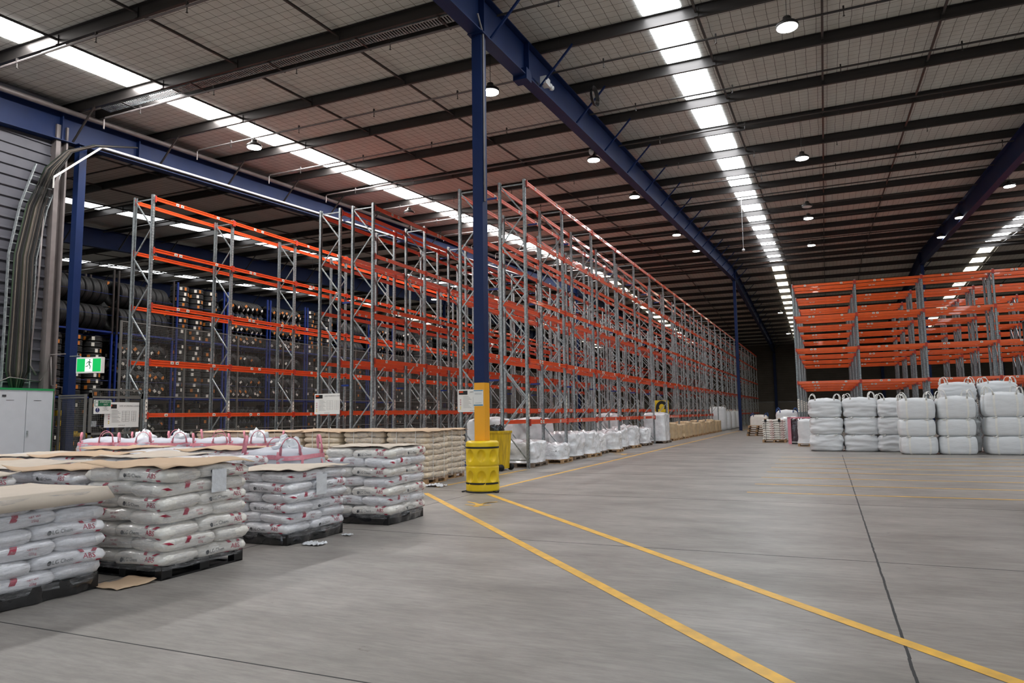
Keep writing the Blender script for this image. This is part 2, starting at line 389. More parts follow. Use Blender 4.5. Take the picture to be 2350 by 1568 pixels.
# galvanised wall end channel
struct(MB().box(-22.42, -22.16, 14.35, 14.5, 0, 11.2).box(-22.42, -22.36, 14.5, 14.72, 0, 11.2).box(-22.42,-22.16,14.68,14.74,0,11.2).build('trim_1', 'pipe'), 'galvanised channel closing the end of the ribbed wall')

# ------------------------------------------------------------------ floor paint
def line2(p, q, wd, name='painted_line'):
    p = Vector((p[0], p[1], .003)); q = Vector((q[0], q[1], .003)); d = (q-p).normalized(); nn = Vector((-d.y, d.x, 0))*wd/2
    o = MB().add([p-nn, q-nn, q+nn, p+nn], [(0,1,2,3)]).build(name, 'floor_paint'); return struct(o)
line2((-8.2, 13.82), (.55, 3.95), .125)['label'] = 'yellow walkway line nearest the camera'
line2((-6.75, 14.02), (2.6, 3.7), .125)['label'] = 'yellow walkway line further from the pallets'
line2((-7.15, 15.3), (-7.15, 100), .11)['label'] = 'long yellow aisle line beside the front rack'
line2((-8.6, 15.0), (-8.6, 20.55), .09)['label'] = 'short yellow line behind the column guard'
for i, y in enumerate((15.97, 17.8, 19.6, 21.4, 23.1, 24.9, 26.6, 28.3)):
    line2((-1.65, y), (11, y+.12), .1)['label'] = 'thin yellow bay line across the right floor'
def walker(x, y, rz, s):
    mb = MB()
    def q(pts): mb.add([(a, b, .004) for a, b in pts], [tuple(range(len(pts)))])
    q([(.1*math.cos(t), .75+.1*math.sin(t)) for t in [k*PI/6 for k in range(12)]])
    q([(-.1,.2),(.14,.2),(.12,.6),(-.12,.6)]); q([(.12,.6),(.1,.48),(.42,.3),(.46,.38)]); q([(-.12,.6),(-.4,.42),(-.36,.34),(-.1,.48)])
    q([(.14,.2),(.0,.2),(.2,-.12),(.5,-.42),(.56,-.34),(.3,-.05)]); q([(-.1,.2),(.04,.2),(-.12,-.18),(-.45,-.35),(-.4,-.45),(-.22,-.3)])
    o = mb.build('painted_walker_symbol', 'floor_paint'); o.location = (x, y, 0); o.rotation_euler.z = rz; o.scale = (s, s, 1); return struct(o)
walker(-6.2, 12.55, PI+.25, .62); walker(-7.85, 29.4, PI+.2, .9)

# ------------------------------------------------------------------ pallet racking
def beam_into(mb, L_, x0=0, y=0, z=0, seed=0, facing=-1, tags=True, h=.065):
    R_ = random.Random(seed); t = .045
    y0 = y-t if facing < 0 else y; y1 = y0+t
    xa, xb = x0+.05, x0+L_-.05
    # stepped box profile: two flanges proud of a recessed web
    mb.box(xa, xb, y0, y1, z+.022, z+h); mb.box(xa, xb, y0, y1, z-h, z-.022)
    mb.box(xa, xb, y0+.01, y1-.01, z-.022, z+.022)
    for xx in (xa, xb): mb.box(xx-.012 if xx == xa else xx-.004, xx+.004 if xx == xa else xx+.012, y0-.008, y1+.01, z-.12, z+.1, 1); 
    for xx in (xa-.05, xb-.01): mb.box(xx, xx+.06, y0-.012, y0, z-.12, z+.1, 1)
    if tags:
        yy = y0-.014 if facing < 0 else y1+.004
        for c in [(.3, .42), (.25, .31, .78), (.68, .75), (.2, .8)][R_.randrange(4)]:
            xx = xa+(xb-xa)*c; mb.box(xx-.06, xx+.06, yy, yy+.01, z-.045, z+.045, 2); mb.box(xx-.035, xx+.035, yy-.001, yy, z-.018, z+.012, 3)
BM = ['orange', 'orange_red', 'tag', 'ink']
def post_into(mb, x, y, h, fs, white=False):
    # C-shaped upright, punched face toward fs (-1 front, +1 rear)
    ya, yb = (y, y+.085) if fs < 0 else (y-.085, y)
    fy = ya if fs < 0 else yb
    mb.box(x-.05, x+.05, min(fy, fy-fs*.006), max(fy, fy-fs*.006), 0, h)
    mb.box(x-.05, x-.042, ya, yb, 0, h); mb.box(x+.042, x+.05, ya, yb, 0, h)
    o = fy+fs*.001
    for dx in (-.026, .026):
        z = .3
        while z < h-.05: mb.add([(x+dx-.008,o,z),(x+dx+.008,o,z),(x+dx+.008,o,z+.03),(x+dx-.008,o,z+.03)], [(0,1,2,3) if fs < 0 else (3,2,1,0)], 1); z += .1
    mb.box(x-.075, x+.075, ya-.02, yb+.02, 0, .012)
    if white:
        o = fy+fs*.003
        mb.add([(x-.045,o,1.62),(x+.045,o,1.62),(x+.045,o,2.35),(x-.045,o,2.35)], [(0,1,2,3) if fs < 0 else (3,2,1,0)], 2)
        for k in range(5):
            z = 1.7+k*.13; o2 = o+fs*.001; mb.add([(x-.015,o2,z),(x+.02,o2,z),(x+.02,o2,z+.05),(x-.015,o2,z+.05)], [(0,1,2,3) if fs < 0 else (3,2,1,0)], 1)
def brace_into(mb, x, d, h):
    z = .25; k = 0; n_ = 9; st = (h-.15-z)/n_
    mb.bar((x, .06, .25), (x, d-.06, .25), .03, .04)
    while k < n_:
        a, b = (.07, d-.07) if k % 2 == 0 else (d-.07, .07)
        mb.bar((x, a, z), (x, b, z+st), .03, .04); z += st; k += 1
    mb.bar((x, .06, z), (x, d-.06, z), .03, .04)
_fr = {}
def frame_meshes(d, h):
    k = (d, h)
    if k not in _fr:
        b = MB(); brace_into(b, 0, d, h)
        out = [b.mesh('upright_frame', ['galv'])]
        for y, fs, wh in ((0, -1, True), (d, 1, False), (0, -1, False)):
            p = MB(); post_into(p, 0, y, h, fs, wh); out.append(p.mesh('post', ['galv', 'galv_hole', 'tag']))
        a = MB(); brace_into(a, 0, d, h); post_into(a, 0, 0, h, -1, True); post_into(a, 0, d, h, 1)
        out.append(a.mesh('upright_frame', ['galv', 'galv_hole', 'tag'])); _fr[k] = out
    return _fr[k]
def rack_row(label, loc, rz, nb, pitch, d, h, levels, nfull=8, nbeam=100, group=None, skip=(), spacer=None, bh=.065):
    t = thing('pallet_rack', label, 'pallet rack', loc, rz, group)
    fm = frame_meshes(d, h)
    for i in range(nb+1):
        if i < nfull:
            f = ob('upright_frame', fm[0], t, (i*pitch, 0, 0))
            ob('post', fm[1], f); ob('post', fm[2], f)
        else: ob('upright_frame', fm[4], t, (i*pitch, 0, 0))
    bm_f = []; bm_r = []
    for s_ in range(4):
        b = MB(); beam_into(b, pitch, seed=s_, h=bh); bm_f.append(b.mesh('beam', BM))
        b = MB(); beam_into(b, pitch, facing=1, seed=s_, h=bh); bm_r.append(b.mesh('beam', BM))
    cnt = 0; rest = MB(); random.seed(int(abs(loc[0])*7+loc[1]))
    for i in range(nb):
        for li, z in enumerate(levels):
            for side in (0, 1):
                if (i, li) in skip: continue
                if cnt < nbeam:
                    ob('beam', random.choice(bm_f if side == 0 else bm_r), t, (i*pitch, 0 if side == 0 else d, z)); cnt += 1
                else: beam_into(rest, pitch, i*pitch, 0 if side == 0 else d, z, i*7+li, -1 if side == 0 else 1, i < 14, bh)
    if rest.v:
        o = rest.build('beam', BM, t); o['kind'] = 'stuff'
    if spacer:
        sm = MB().box(-.02, .02, d+.06, d+spacer-.075, -.03, .03).mesh('row_spacer', ['rack_blue'])
        for i in range(8):
            for z in (h-.5, h*.62, h*.3): ob('row_spacer', sm, t, (i*pitch, 0, z))
    return t
LV = [1.84, 3.66, 5.53, 7.42, 9.2]
rack_row('tall galvanised rack with orange beams, its end post just right of the yellow-footed column', (-8.67, 21.0, 0), PI/2, 23, 3.6, .97, 9.38, [1.45, 3.42, 5.38, 7.38, 9.25], 9, 100, 'long parallel racks left of the aisle', skip={(5, 0), (11, 0), (12, 0), (13, 0), (14, 0), (15, 0)}, spacer=.5)
rack_row('tall orange-beamed rack standing back to back behind the aisle-side rack', (-10.17, 21.0, 0), PI/2, 23, 3.6, .97, 9.38, LV, 5, 100, 'long parallel racks left of the aisle')
rack_row('rack with orange beams left of the yellow-footed column, right half of the middle pair', (-14.58, 21.0, 0), PI/2, 23, 3.6, .97, 9.38, LV, 6, 100, 'long parallel racks left of the aisle', spacer=.46)
rack_row('rack with the load notice on its end, left half of the middle pair', (-16.03, 21.0, 0), PI/2, 23, 3.6, .97, 9.38, LV, 5, 100, 'long parallel racks left of the aisle')
rack_row('single rack closest to the wire mesh fence and exit gate', (-20.58, 16.75, 0), PI/2, 14, 3.55, .95, 9.32, [1.84, 3.62, 5.5, 7.4, 9.18], 8, 100, 'long parallel racks left of the aisle')
RL = [3.27, 5.12, 6.97, 8.78]
BM[:] = ['orange_light', 'orange_red', 'tag', 'ink']
for i, y in enumerate((43.5, 48.9, 54.3, 60.0)):
    for k_ in (0, 1):
        rack_row('right-hand orange rack, %s half of the %s pair behind the bulk bags' % (('front', 'rear')[k_], ordw(i)), (-1.48, y+1.45*k_, 0), 0, 5, 3.24, .97, 8.92, RL, 4, 40, 'orange racks on the right')

# ------------------------------------------------------------------ pallets and loads
def pallet_mesh(m, sx=1.2, sy=1.2):
    mb = MB(); hx, hy = sx/2, sy/2
    n = 7; bw = sy/n*.78
    for i in range(n):
        y = -hy+bw/2+(sy-bw)*i/(n-1); mb.box(-hx, hx, y-bw/2, y+bw/2, .118, .14)
    for x in (-hx+.05, 0, hx-.05):
        mb.box(x-.05, x+.05, -hy, hy, .098, .118); mb.box(x-.05, x+.05, -hy, hy, 0, .02)
        for y in (-hy+.07, 0, hy-.07): mb.box(x-.05, x+.05, y-.07, y+.07, .02, .098)
    for y in (-hy+.07, 0, hy-.07): mb.box(-hx, hx, y-.05, y+.05, 0, .019)
    return mb.mesh('pallet', [m])
PM = {k: pallet_mesh(k) for k in ('plastic_black', 'wood', 'wood_grey', 'plastic_blue')}
SH, SL, SW = .164, .735, .51
def sack_mesh(seed, mats, kind, L_=SL, W_=SW, H_=SH):
    mb = MB(); nu, nt_ = 18, 20; ex = 4.2
    def surf(u, th):
        c, s = math.cos(th), math.sin(th)
        e = max(0, 1-abs(u)**9); hh = H_/2*(.38+.62*e**.5); ww = W_/2*(.88+.12*e**.5)
        k = (abs(c)**ex+abs(s)**ex)**(-1/ex)
        x = u*L_/2; y = k*c*ww; z = k*s*hh
        n1 = fbm(x*4+seed*9.1, y*5, z*9)*.02; n2 = fbm(x*14+seed, y*3, z*30+seed*3)*.007
        return (x, y+(n1+n2)*(1 if c > 0 else -1)*abs(k*c), z+n1*.7*abs(s)+(.006*math.sin(u*3+seed)))
    vs = [surf(-1+2*i/nu, 2*PI*j/nt_) for i in range(nu+1) for j in range(nt_)]
    fs = [(i*nt_+j, i*nt_+(j+1)%nt_, (i+1)*nt_+(j+1)%nt_, (i+1)*nt_+j) for i in range(nu) for j in range(nt_)]
    fs.append(tuple(range(nt_-1, -1, -1))); fs.append(tuple(nu*nt_+j for j in range(nt_)))
    fs = [f[::-1] for f in fs]
    mb.add(vs, fs, 0)
    if kind:
        for sgn in (1, -1):
            def on(a, b, sgn=sgn):
                b = max(-H_*.46, min(H_*.46, b))
                x = -sgn*a; u = x/(L_/2)
                t = b/(H_/2); c = (max(1e-4, 1-abs(t)**ex))**(1/ex)
                th = math.atan2(t, c); th = th if sgn > 0 else PI-th
                p = surf(u, th); return (p[0], p[1]+sgn*.0035, p[2]+(.001 if b > 0 else -.001))
            def quad(a0, b0, a1, b1, sk, mi):
                mb.grid(lambda p, q: on(a0+(a1-a0)*p+sk*q, b0+(b1-b0)*q), 4, 4, mi, sgn < 0 and False)
            if kind == 1:
                put_text(mb, 'ABS', .076, lambda a, b: on(a+.18, b+.0), 1)
                put_text(mb, 'LG Chem', .054, lambda a, b: on(a-.09, b-.012), 2)
                vs2 = [on(-.225+.023*math.cos(t), -.012+.023*math.sin(t)) for t in [k*PI/6 for k in range(12)]]; mb.add(vs2, [tuple(range(12))], 2)
                quad(.085, .044, .13, .07, -.012, 1); quad(.2, .044, .245, .07, .03, 1); quad(.25, -.064, .3, -.046, 0, 1); quad(.02, -.068, .08, -.054, .035, 1)
            else:
                put_text(mb, 'NET WT', .028, lambda a, b: on(a+.14, b+.018), 1); put_text(mb, '25kg', .036, lambda a, b: on(a+.14, b-.02), 1)
                quad(-.08, -.0, -.02, .066, .03, 1); quad(-.3, -.0, -.22, .03, -.07, 1)
    return mb.mesh('sack', mats, True)
S1 = [sack_mesh(i, ['sack', 'red_ink', 'ink'], 1) for i in range(4)]
S2 = [sack_mesh(i+10, ['sack', 'red_ink', 'ink'], 2) for i in range(4)]
S1w = [sack_mesh(i+20, ['sack_warm', 'red_ink', 'ink'], 1) for i in range(4)]
S2w = [sack_mesh(i+30, ['sack_warm', 'red_ink', 'ink'], 2) for i in range(4)]
SK = [sack_mesh(i+40, ['sack_kraft'], 0) for i in range(5)]
def sheet(parent, sx, sy, z, seed, m='kraft', droop=.05, wave=.03, name='top_sheet', label=None, fold=None):
    mb = MB()
    def fn(u, v):
        x = (u-.5)*sx; y = (v-.5)*sy; e = max(abs(u-.5), abs(v-.5))*2
        zz = z+fbm(x*1.4+seed, y*1.4, seed)*wave*.6-.55*droop*max(0, e-.8)*5*(.4+.6*(.5+.5*math.sin(7*(u+v)+seed)))
        zz += .05*max(0, (abs(u-.5)*2-.75))*max(0, (abs(v-.5)*2-.75))*10*math.sin(seed*3+(u > .5)*2+(v > .5))
        if fold and e > .93: zz -= fold*(e-.93)/.07; 
        return (x*(1+.01*math.sin(v*9+seed)), y*(1+.012*math.sin(u*8+seed)), zz)
    mb.grid(fn, 26, 26)
    o = mb.build(name, m, parent, True); md = o.modifiers.new('s', 'SOLIDIFY'); md.thickness = .006; md.offset = 1
    if label: o['label'] = label
    return o
def shell_ring(mb, sx, sy, z0, z1, seed, amp=.02, layers=10, n=4.5, base=1.02, mi=0, nz=30, na=64):
    def fn(u, v):
        t = 2*PI*u; c, s = math.cos(t), math.sin(t); k = (abs(c)**n+abs(s)**n)**(-1/n)
        z = z0+(z1-z0)*v; bul = .012*abs(math.sin(PI*v*layers))
        q = 1+(fbm(c*3+seed, s*3, z*3)*amp)+bul/sx
        return (k*c*sx/2*base*q, k*s*sy/2*base*q, z)
    mb.grid(fn, na, nz, mi)
def sack_load(name, label, loc, rz, layers, sets, group=None, palm='plastic_black', seed=0, size=(1.24, 1.24), film=True, sheet_kw=None, top_rows=None, lean=0, flip=0, skirt=False, straps=None, paper=None, lp=.146):
    t = thing(name, label, 'pallet load', loc, rz, group); R_ = random.Random(seed)
    p = ob('pallet', PM[palm], t); p.scale = (size[0]/1.24*.97, size[1]/1.24*.97, 1)
    hx, hy = size[0]/2, size[1]/2
    for l in range(layers):
        z = .14+lp*(l+.5); mir = (l+flip) % 2 == 0
        for b in range(4):
            a = b*PI/2; cx, cy_ = hx-SW/2, -(hy-SL/2)
            if b % 2: cx, cy_ = hy-SW/2, -(hx-SL/2)
            if mir: cy_ = -cy_
            aa = a
            x = cx*math.cos(aa)-cy_*math.sin(aa); y = cx*math.sin(aa)+cy_*math.cos(aa)
            src = sets[0] if mir else sets[1]
            j = .016
            o = ob('sack', R_.choice(src), t, (x+R_.uniform(-j, j)+lean*(l-layers/2)*.01, y+R_.uniform(-j, j), z+R_.uniform(-.004, .006)))
            o.scale = (1, 1, lp/.146)
            o.rotation_euler = (R_.uniform(-.05, .05), R_.uniform(-.035, .035), aa+PI/2+(PI if R_.random() < .0 else 0)+R_.uniform(-.04, .04))
    zt = .14+lp*layers
    if sheet_kw is not None: sheet(t, size[0]*sheet_kw.get('k', 1.04), size[1]*sheet_kw.get('k', 1.04), zt+sheet_kw.get('dz', .035), seed+3, sheet_kw.get('m', 'kraft'), sheet_kw.get('droop', .05), sheet_kw.get('wave', .03), fold=sheet_kw.get('fold'))
    if film:
        mb = MB(); shell_ring(mb, size[0], size[1], .10, zt+.01, seed, .02, layers, 7, 1.025)
        mb.build('stretch_film', 'film', t, True)
    if skirt:
        mb = MB(); shell_ring(mb, size[0], size[1], .01, .16, seed+5, .08, 1, 6, .99, 0, 8); mb.build('film_skirt', 'film_black', t, True)
    if straps:
        mb = MB()
        for c in (-.28, .28):
            for fy in (-hy-.02, hy+.012): mb.box(c-.008, c+.008, fy, fy+.006, .1, zt+.03)
            for fx in (-hx-.02, hx+.012): mb.box(fx, fx+.006, c-.008, c+.008, .1, zt+.03)
            mb.box(c-.008, c+.008, -hy-.02, hy+.02, zt+.05, zt+.054)
        mb.build('strap', 'fibc_band', t)
    if paper:
        mb = MB(); a, b, c, d = paper; o_ = (hx+.034)
        mb.grid(lambda u, v: (o_+fbm(u*4, v*4, seed)*.01, a+(b-a)*u, c+(d-c)*v), 6, 6); oo = mb.build('document_sleeve', 'liner', t, True); oo['label'] = 'pale document sleeve under the film'
    return t
AG = 'film-wrapped pallets of printed white sacks'
sack_load('sack_pallet', 'wrapped sack stack in the bottom left corner, kraft edge folded over its top', (-7.47, 4.54, 0), 0, 6, (S1, S2), AG, seed=1, sheet_kw=dict(m='kraft_pale', fold=.13, droop=0, wave=.01, dz=.03, k=1.075), skirt=True, flip=1, lp=.14)
sack_load('sack_pallet', 'tallest near stack of white sacks with a loose kraft sheet over it', (-7.12, 6.15, 0), .015, 7, (S1w, S2w), AG, seed=2, sheet_kw=dict(droop=.06, wave=.06, k=1.06, dz=.05), paper=(.0, .22, .86, 1.12))
sack_load('sack_pallet', 'leaning stack of white sacks between the tallest stack and the one by the column guard', (-7.24, 8.25, 0), -.02, 6, (S1, S2), AG, seed=3, sheet_kw=dict(m='kraft_pale', droop=.04, wave=.05), lean=.6, skirt=True, paper=(-.1, .12, .62, .9), lp=.137)
sack_load('sack_pallet', 'stack of white sacks closest to the yellow column guard, on a film-covered black pallet', (-6.97, 10.15, 0), .02, 7, (S1w, S2), AG, seed=4, size=(1.24, 1.16), sheet_kw=dict(m='kraft_pale', droop=.04, wave=.06, k=.95), skirt=True, lp=.15)
k = 5
ords = ['second', 'third', 'fourth', 'fifth']
for (y, x0, nn, z9, wh) in ((4.55, -8.8, 3, 7, 'nearest row'), (6.15, -8.5, 4, 7, 'row of the tallest stack'), (8.2, -8.6, 4, 7, 'row of the leaning stack'), (10.3, -10.5, 3, 7, 'row behind the large pink-strapped bag')):
    for i in range(nn):
        sack_load('sack_pallet', 'sack pallet, %s from the aisle in the %s' % (ords[i], wh), (x0-i*1.34+random.uniform(-.04, .04), y+random.uniform(-.08, .08), 0), random.uniform(-.05, .05), z9, (S1, S2), AG, seed=k,
                  sheet_kw=dict(m=('kraft', 'kraft_pale')[k % 2], droop=.05, wave=.06) if k % 5 != 2 else None, lp=.139, film=i == 0); k += 1
# kraft pallets behind
KG = 'strapped pallets of brown sacks under kraft sheets'
for i in range(6):
    sack_load('brown_sack_pallet', 'brown sack pallet, %s from the yellow guard in the front row' % ['first', 'second', 'third', 'fourth', 'fifth', 'sixth'][i], (-9.75-i*1.32, 16.05, 0), random.uniform(-.03, .03), 8, (SK, SK), KG, palm='wood', seed=40+i, size=(1.2, 1.12), sheet_kw=dict(droop=.07, wave=.03, k=1.14), straps=True, lp=.145, film=i < 2)
for i in range(4):
    sack_load('brown_sack_pallet', 'strapped pallet of brown sacks, %s from the aisle in the rear brown row' % ['first', 'second', 'third', 'fourth'][i], (-9.95-i*1.32, 17.4, 0), random.uniform(-.03, .03), 8, (SK, SK), KG, palm='wood', seed=50+i, size=(1.2, 1.12), sheet_kw=dict(droop=.07, wave=.03, k=1.12), straps=True, lp=.145, film=i < 2)
# loose kraft paper under the second stack
mb = MB().grid(lambda u, v: (-7.0+u*.42+.05*v, 5.1+v*.42, .012+.02*abs(fbm(u*4, v*4, 2))+.12*max(0, v-.75)), 10, 10)
o = mb.build('kraft_paper', 'kraft', None, True); o.modifiers.new('s', 'SOLIDIFY').thickness = .003; tag(o, 'torn kraft paper lying on the floor under the tallest sack stack', 'paper')
# film scraps
def scrap(x, y, s, seed, label):
    mb = MB().grid(lambda u, v: ((u-.5)*s+fbm(u*3+seed, v*3, 0)*.1*s, (v-.5)*s*.7, .01+abs(fbm(u*5+seed, v*5, 1))*.16*s+.0), 14, 14)
    o = mb.build('film_scrap', 'liner', None, True, (x, y, 0)); tag(o, label, 'film scrap')
scrap(-6.38, 7.86, .28, 1, 'crumpled clear film hanging onto the floor under the leaning stack')
scrap(-6.42, 8.62, .15, 2, 'small crumpled film scrap by the corner of the leaning stack pallet')
scrap(-8.75, 15.2, .5, 3, 'loose grey film on the floor beside the brown sack pallets')

# ------------------------------------------------------------------ bulk bags
def bulk_bag(name, label, loc, rz, W_, D_, H_, seed, mats=('fibc', 'fibc_band'), bands=True, loops='up', group=None, n=5.0, sag=.05, crease=.02, liner=False, rim=False):
    t = thing(name, label, 'bulk bag', loc, rz, group)
    def surf(th, v):
        c, s = math.cos(th), math.sin(th); k = (abs(c)**n+abs(s)**n)**(-1/n)
        e = abs(2*v-1); pr = (1-e**5)**.28 if e < 1 else 0
        pr = max(pr, 0); pr = (.80+.20*pr)+sag*math.sin(PI*v)
        x = k*c*W_/2*pr; y = k*s*D_/2*pr; z = v*H_
        q = fbm(x*1.5+seed*7, y*1.5, z*7+seed)*crease+fbm(x*6, y*6, z*14+seed)*crease*.35
        return Vector((x+k*c*q, y+k*s*q, z+fbm(c*2+seed, s*2, v)*.02*(v > .5)))
    nt_, nv = 56, 18; mb = MB(); vs = []
    for j in range(nv+1):
        for i in range(nt_): vs.append(surf(2*PI*i/nt_, j/nv))
    fs = [(j*nt_+i, j*nt_+(i+1)%nt_, (j+1)*nt_+(i+1)%nt_, (j+1)*nt_+i) for j in range(nv) for i in range(nt_)]
    mb.add(vs, fs, 0)
    for top in (0, 1):                                   # closed, slightly domed ends
        prev = [nv*nt_+i if top else i for i in range(nt_)]
        for r_ in (.8, .5, .2):
            base = len(mb.v)
            for i in range(nt_):
                p = surf(2*PI*i/nt_, top); z = H_+(1-r_)*.07+fbm(p.x*r_*4+seed, p.y*r_*4, 3)*.03 if top else .0
                mb.v.append((p.x*r_, p.y*r_, z))
            for i in range(nt_):
                q = (prev[i], prev[(i+1)%nt_], base+(i+1)%nt_, base+i); mb.f.append(q if top else q[::-1]); mb.m.append(0)
            prev = [base+i for i in range(nt_)]
        mb.f.append(tuple(prev) if top else tuple(prev[::-1])); mb.m.append(0)
    mb.build('bag_body', [mats[0]], t, True)
    if bands:
        for fa in range(4):
            a0 = fa*PI/2-PI/2
            for c_ in (-.27, .27):
                def fn(u, v):
                    lat = c_*2+(u-.5)*.11; th = a0+math.atan(lat); p = surf(th, .02+.96*v); r_ = math.hypot(p.x, p.y); return (p.x*(1+.008/r_), p.y*(1+.008/r_), p.z)
                MB().grid(fn, 2, 16).build('webbing_band', mats[1], t, True)
    if rim:
        MB().grid(lambda u, v: (lambda p: (p.x*1.012, p.y*1.012, p.z))(surf(2*PI*u, .86+.07*v)), 56, 1).build('rim_band', mats[1], t, True)
    if loops == 'up':
        R_ = random.Random(seed)
        for i in range(4):
            a = PI/4+i*PI/2; p = surf(a, .93); tx = Vector((-math.sin(a), math.cos(a), 0)); hh = R_.uniform(.24, .34); out = R_.uniform(-.06, .05)
            q = Vector((p.x*.9, p.y*.9, H_*.93)); rad = Vector((math.cos(a), math.sin(a), 0))
            pts = [q+tx*(-.17)*math.cos(s)+Vector((0, 0, 1))*hh*math.sin(s)**.8+rad*out*math.sin(s) for s in [PI*k/10 for k in range(11)]]
            MB().tube(pts, .028, 6, 0, .35).build('lifting_loop', mats[1], t, True)
    elif loops == 'flat':
        R_ = random.Random(seed)
        for i in range(2):
            x = (-.3, .3)[i]*W_+R_.uniform(-.05, .05); pts = [Vector((x-.07, -D_/2*.96, H_*.98)), Vector((x-.03, -D_/2*1.02, H_*.95)), Vector((x+.04, -D_/2*1.02, H_*1.0)), Vector((x+.08, -D_/2*.95, H_*.98))]
            MB().tube(pts, .03, 6, 0, .5).build('lifting_loop', mats[1], t, True)
    if liner:
        mb = MB(); R_ = random.Random(seed); cx, cy_, rr = R_.uniform(-.15, .15), R_.uniform(-.1, .1), .2*W_
        def fn(u, v):
            t1 = 2*PI*u; t2 = PI/2*v; q = 1+fbm(math.cos(t1)*2+seed, math.sin(t1)*2, v*3)*.6
            return (cx+rr*q*math.cos(t1)*math.cos(t2), cy_+rr*q*math.sin(t1)*math.cos(t2), H_*.97+rr*.95*q*math.sin(t2))
        mb.grid(fn, 24, 10).build('liner_neck', 'liner', t, True)
    return t
WG = 'stacked white bulk bags on the right'
def stack(x, y, w_, d_, hs, desc, seed, mats=('fibc', 'fibc_band'), bands=True, top='up', crease=.02):
    z = 0; nm = ['bottom', 'middle', 'top'] if len(hs) == 3 else ['bottom', 'second', 'third', 'top']
    for i, h_ in enumerate(hs):
        last = i == len(hs)-1
        bulk_bag('bulk_bag', '%s bag of %s' % (nm[i], desc), (x+random.uniform(-.03, .03), y, z), random.uniform(-.03, .03), w_, d_, h_, seed*10+i, mats, bands, 'up' if last else 'flat', WG, crease=crease); z += h_*.995
random.seed(11)
stack(-.10, 33.1, 1.24, 1.15, (.70, .70, .76), 'the creased white stack furthest left, next to the small pallets', 1, bands=False, crease=.05)
stack(1.24, 33.1, 1.24, 1.15, (.68, .72, .78), 'the creased white stack second from the left', 2, bands=False, crease=.05)
stack(2.35, 33.0, 1.05, 1.15, (.68, .72, .72), 'the creased white stack partly hidden left of the smooth banded ones', 3, bands=False, crease=.05)
stack(3.08, 31.25, 1.2, 1.1, (.68, .64, .76), 'the leftmost smooth white stack with vertical bands', 4, crease=.008)
stack(4.38, 31.35, 1.2, 1.1, (.68, .64, .80), 'the middle smooth white stack with vertical bands', 5, crease=.008)
stack(5.92, 31.45, 1.25, 1.1, (.68, .70, .86), 'the smooth white stack at the right picture edge', 6, crease=.008)
stack(4.75, 33.1, 1.2, 1.1, (.66, .66, .66, .72), 'the taller stack behind the middle smooth stack', 7, bands=False, crease=.04)
stack(6.1, 33.1, 1.2, 1.1, (.66, .66, .66, .72), 'the taller stack behind the one at the right picture edge', 8, bands=False, crease=.04)
# pink-strapped bags
PG = 'grey bulk bags with pink straps behind the sack pallets'
on = ['leftmost', 'second from left', 'third from left', 'fourth from left', 'fifth from left']
for i in range(5):
    bulk_bag('bulk_bag', 'pink-strapped bulk bag, %s of the row below the exit gate' % on[i], (-19.2+i*1.42, 14.35+.1*(i % 2), 0), random.uniform(-.08, .08), 1.22, 1.1, 1.15, 60+i, ('fibc_grey', 'pink'), True, 'up', PG, n=6, sag=.03, crease=.03, liner=i in (1, 2, 4), rim=True)
bulk_bag('bulk_bag', 'large pink-strapped bulk bag with crumpled clear top, left of the sack stack by the guard', (-9.15, 10.35, 0), .1, 1.25, 1.2, 1.12, 70, ('fibc_grey', 'pink'), True, 'up', PG, n=6, sag=.03, crease=.03, liner=True, rim=True)

# ------------------------------------------------------------------ wrapped pallets under the front rack
def wrapped(name, label, loc, rz, W_, D_, H_, seed, m='wrapped_white', palm='wood_grey', group=None, bulge=.0, nse=.09, n=4, skirt=0, pal=True, cat='pallet load'):
    t = thing(name, label, cat, loc, rz, group)
    if pal: p = ob('pallet', PM[palm], t); p.scale = (W_/1.2, D_/1.2, 1)
    z0 = .14 if pal else 0
    def fn(u, v):
        th = 2*PI*u; c, s = math.cos(th), math.sin(th); k = (abs(c)**n+abs(s)**n)**(-1/n)
        if v < .8: r_ = 1; z = z0+(H_-z0)*v/.8*.9
        else: a = (v-.8)/.2*PI/2; r_ = math.cos(a); z = z0+(H_-z0)*(.9+.1*math.sin(a))
        q = 1+fbm(c*2.2+seed, s*2.2, z*2.2)*nse*1.6+fbm(c*7+seed, s*7, z*7)*nse*.45+bulge*math.sin(PI*min(1, v/.8))+skirt*max(0, .15-v)
        q *= r_; return (k*c*W_/2*.97*q, k*s*D_/2*.97*q, z+fbm(c*3*r_+seed, s*3*r_, 1)*nse*1.2*(v > .5))
    mb = MB().grid(fn, 48, 26); mb.build('wrapped_goods', m, t, True)
    return t
UG = 'film-wrapped white loads under the front rack'
ul = [(-9.3, 21.95, 1.25, .78, 'low white wrapped load under the first bay, beside the yellow bin', .3), (-8.98, 23.85, 1.15, .62, 'slumped white wrapped load spilling film behind the first rack post', .2),
      (-9.1, 25.7, 1.15, .95, 'rounded white wrapped load left of the fourth rack post', .1), (-9.0, 27.3, 1.15, .92, 'boxy white wrapped load on brown pallets in the second bay', .1),
      (-9.2, 29.2, 1.1, .8, 'squat white wrapped load in the third bay', .2), (-8.95, 30.8, 1.15, .85, 'white wrapped load with sagging top near the third bay end', .2), (-9.2, 33.0, 1.1, .9, 'white wrapped load in the fourth bay', .1),
      (-9.1, 34.55, 1.1, 1.0, 'white wrapped load just before the tall white bag', .1), (-9.15, 37.0, 1.2, .85, 'small white wrapped load beside the tall white bag', .1)]
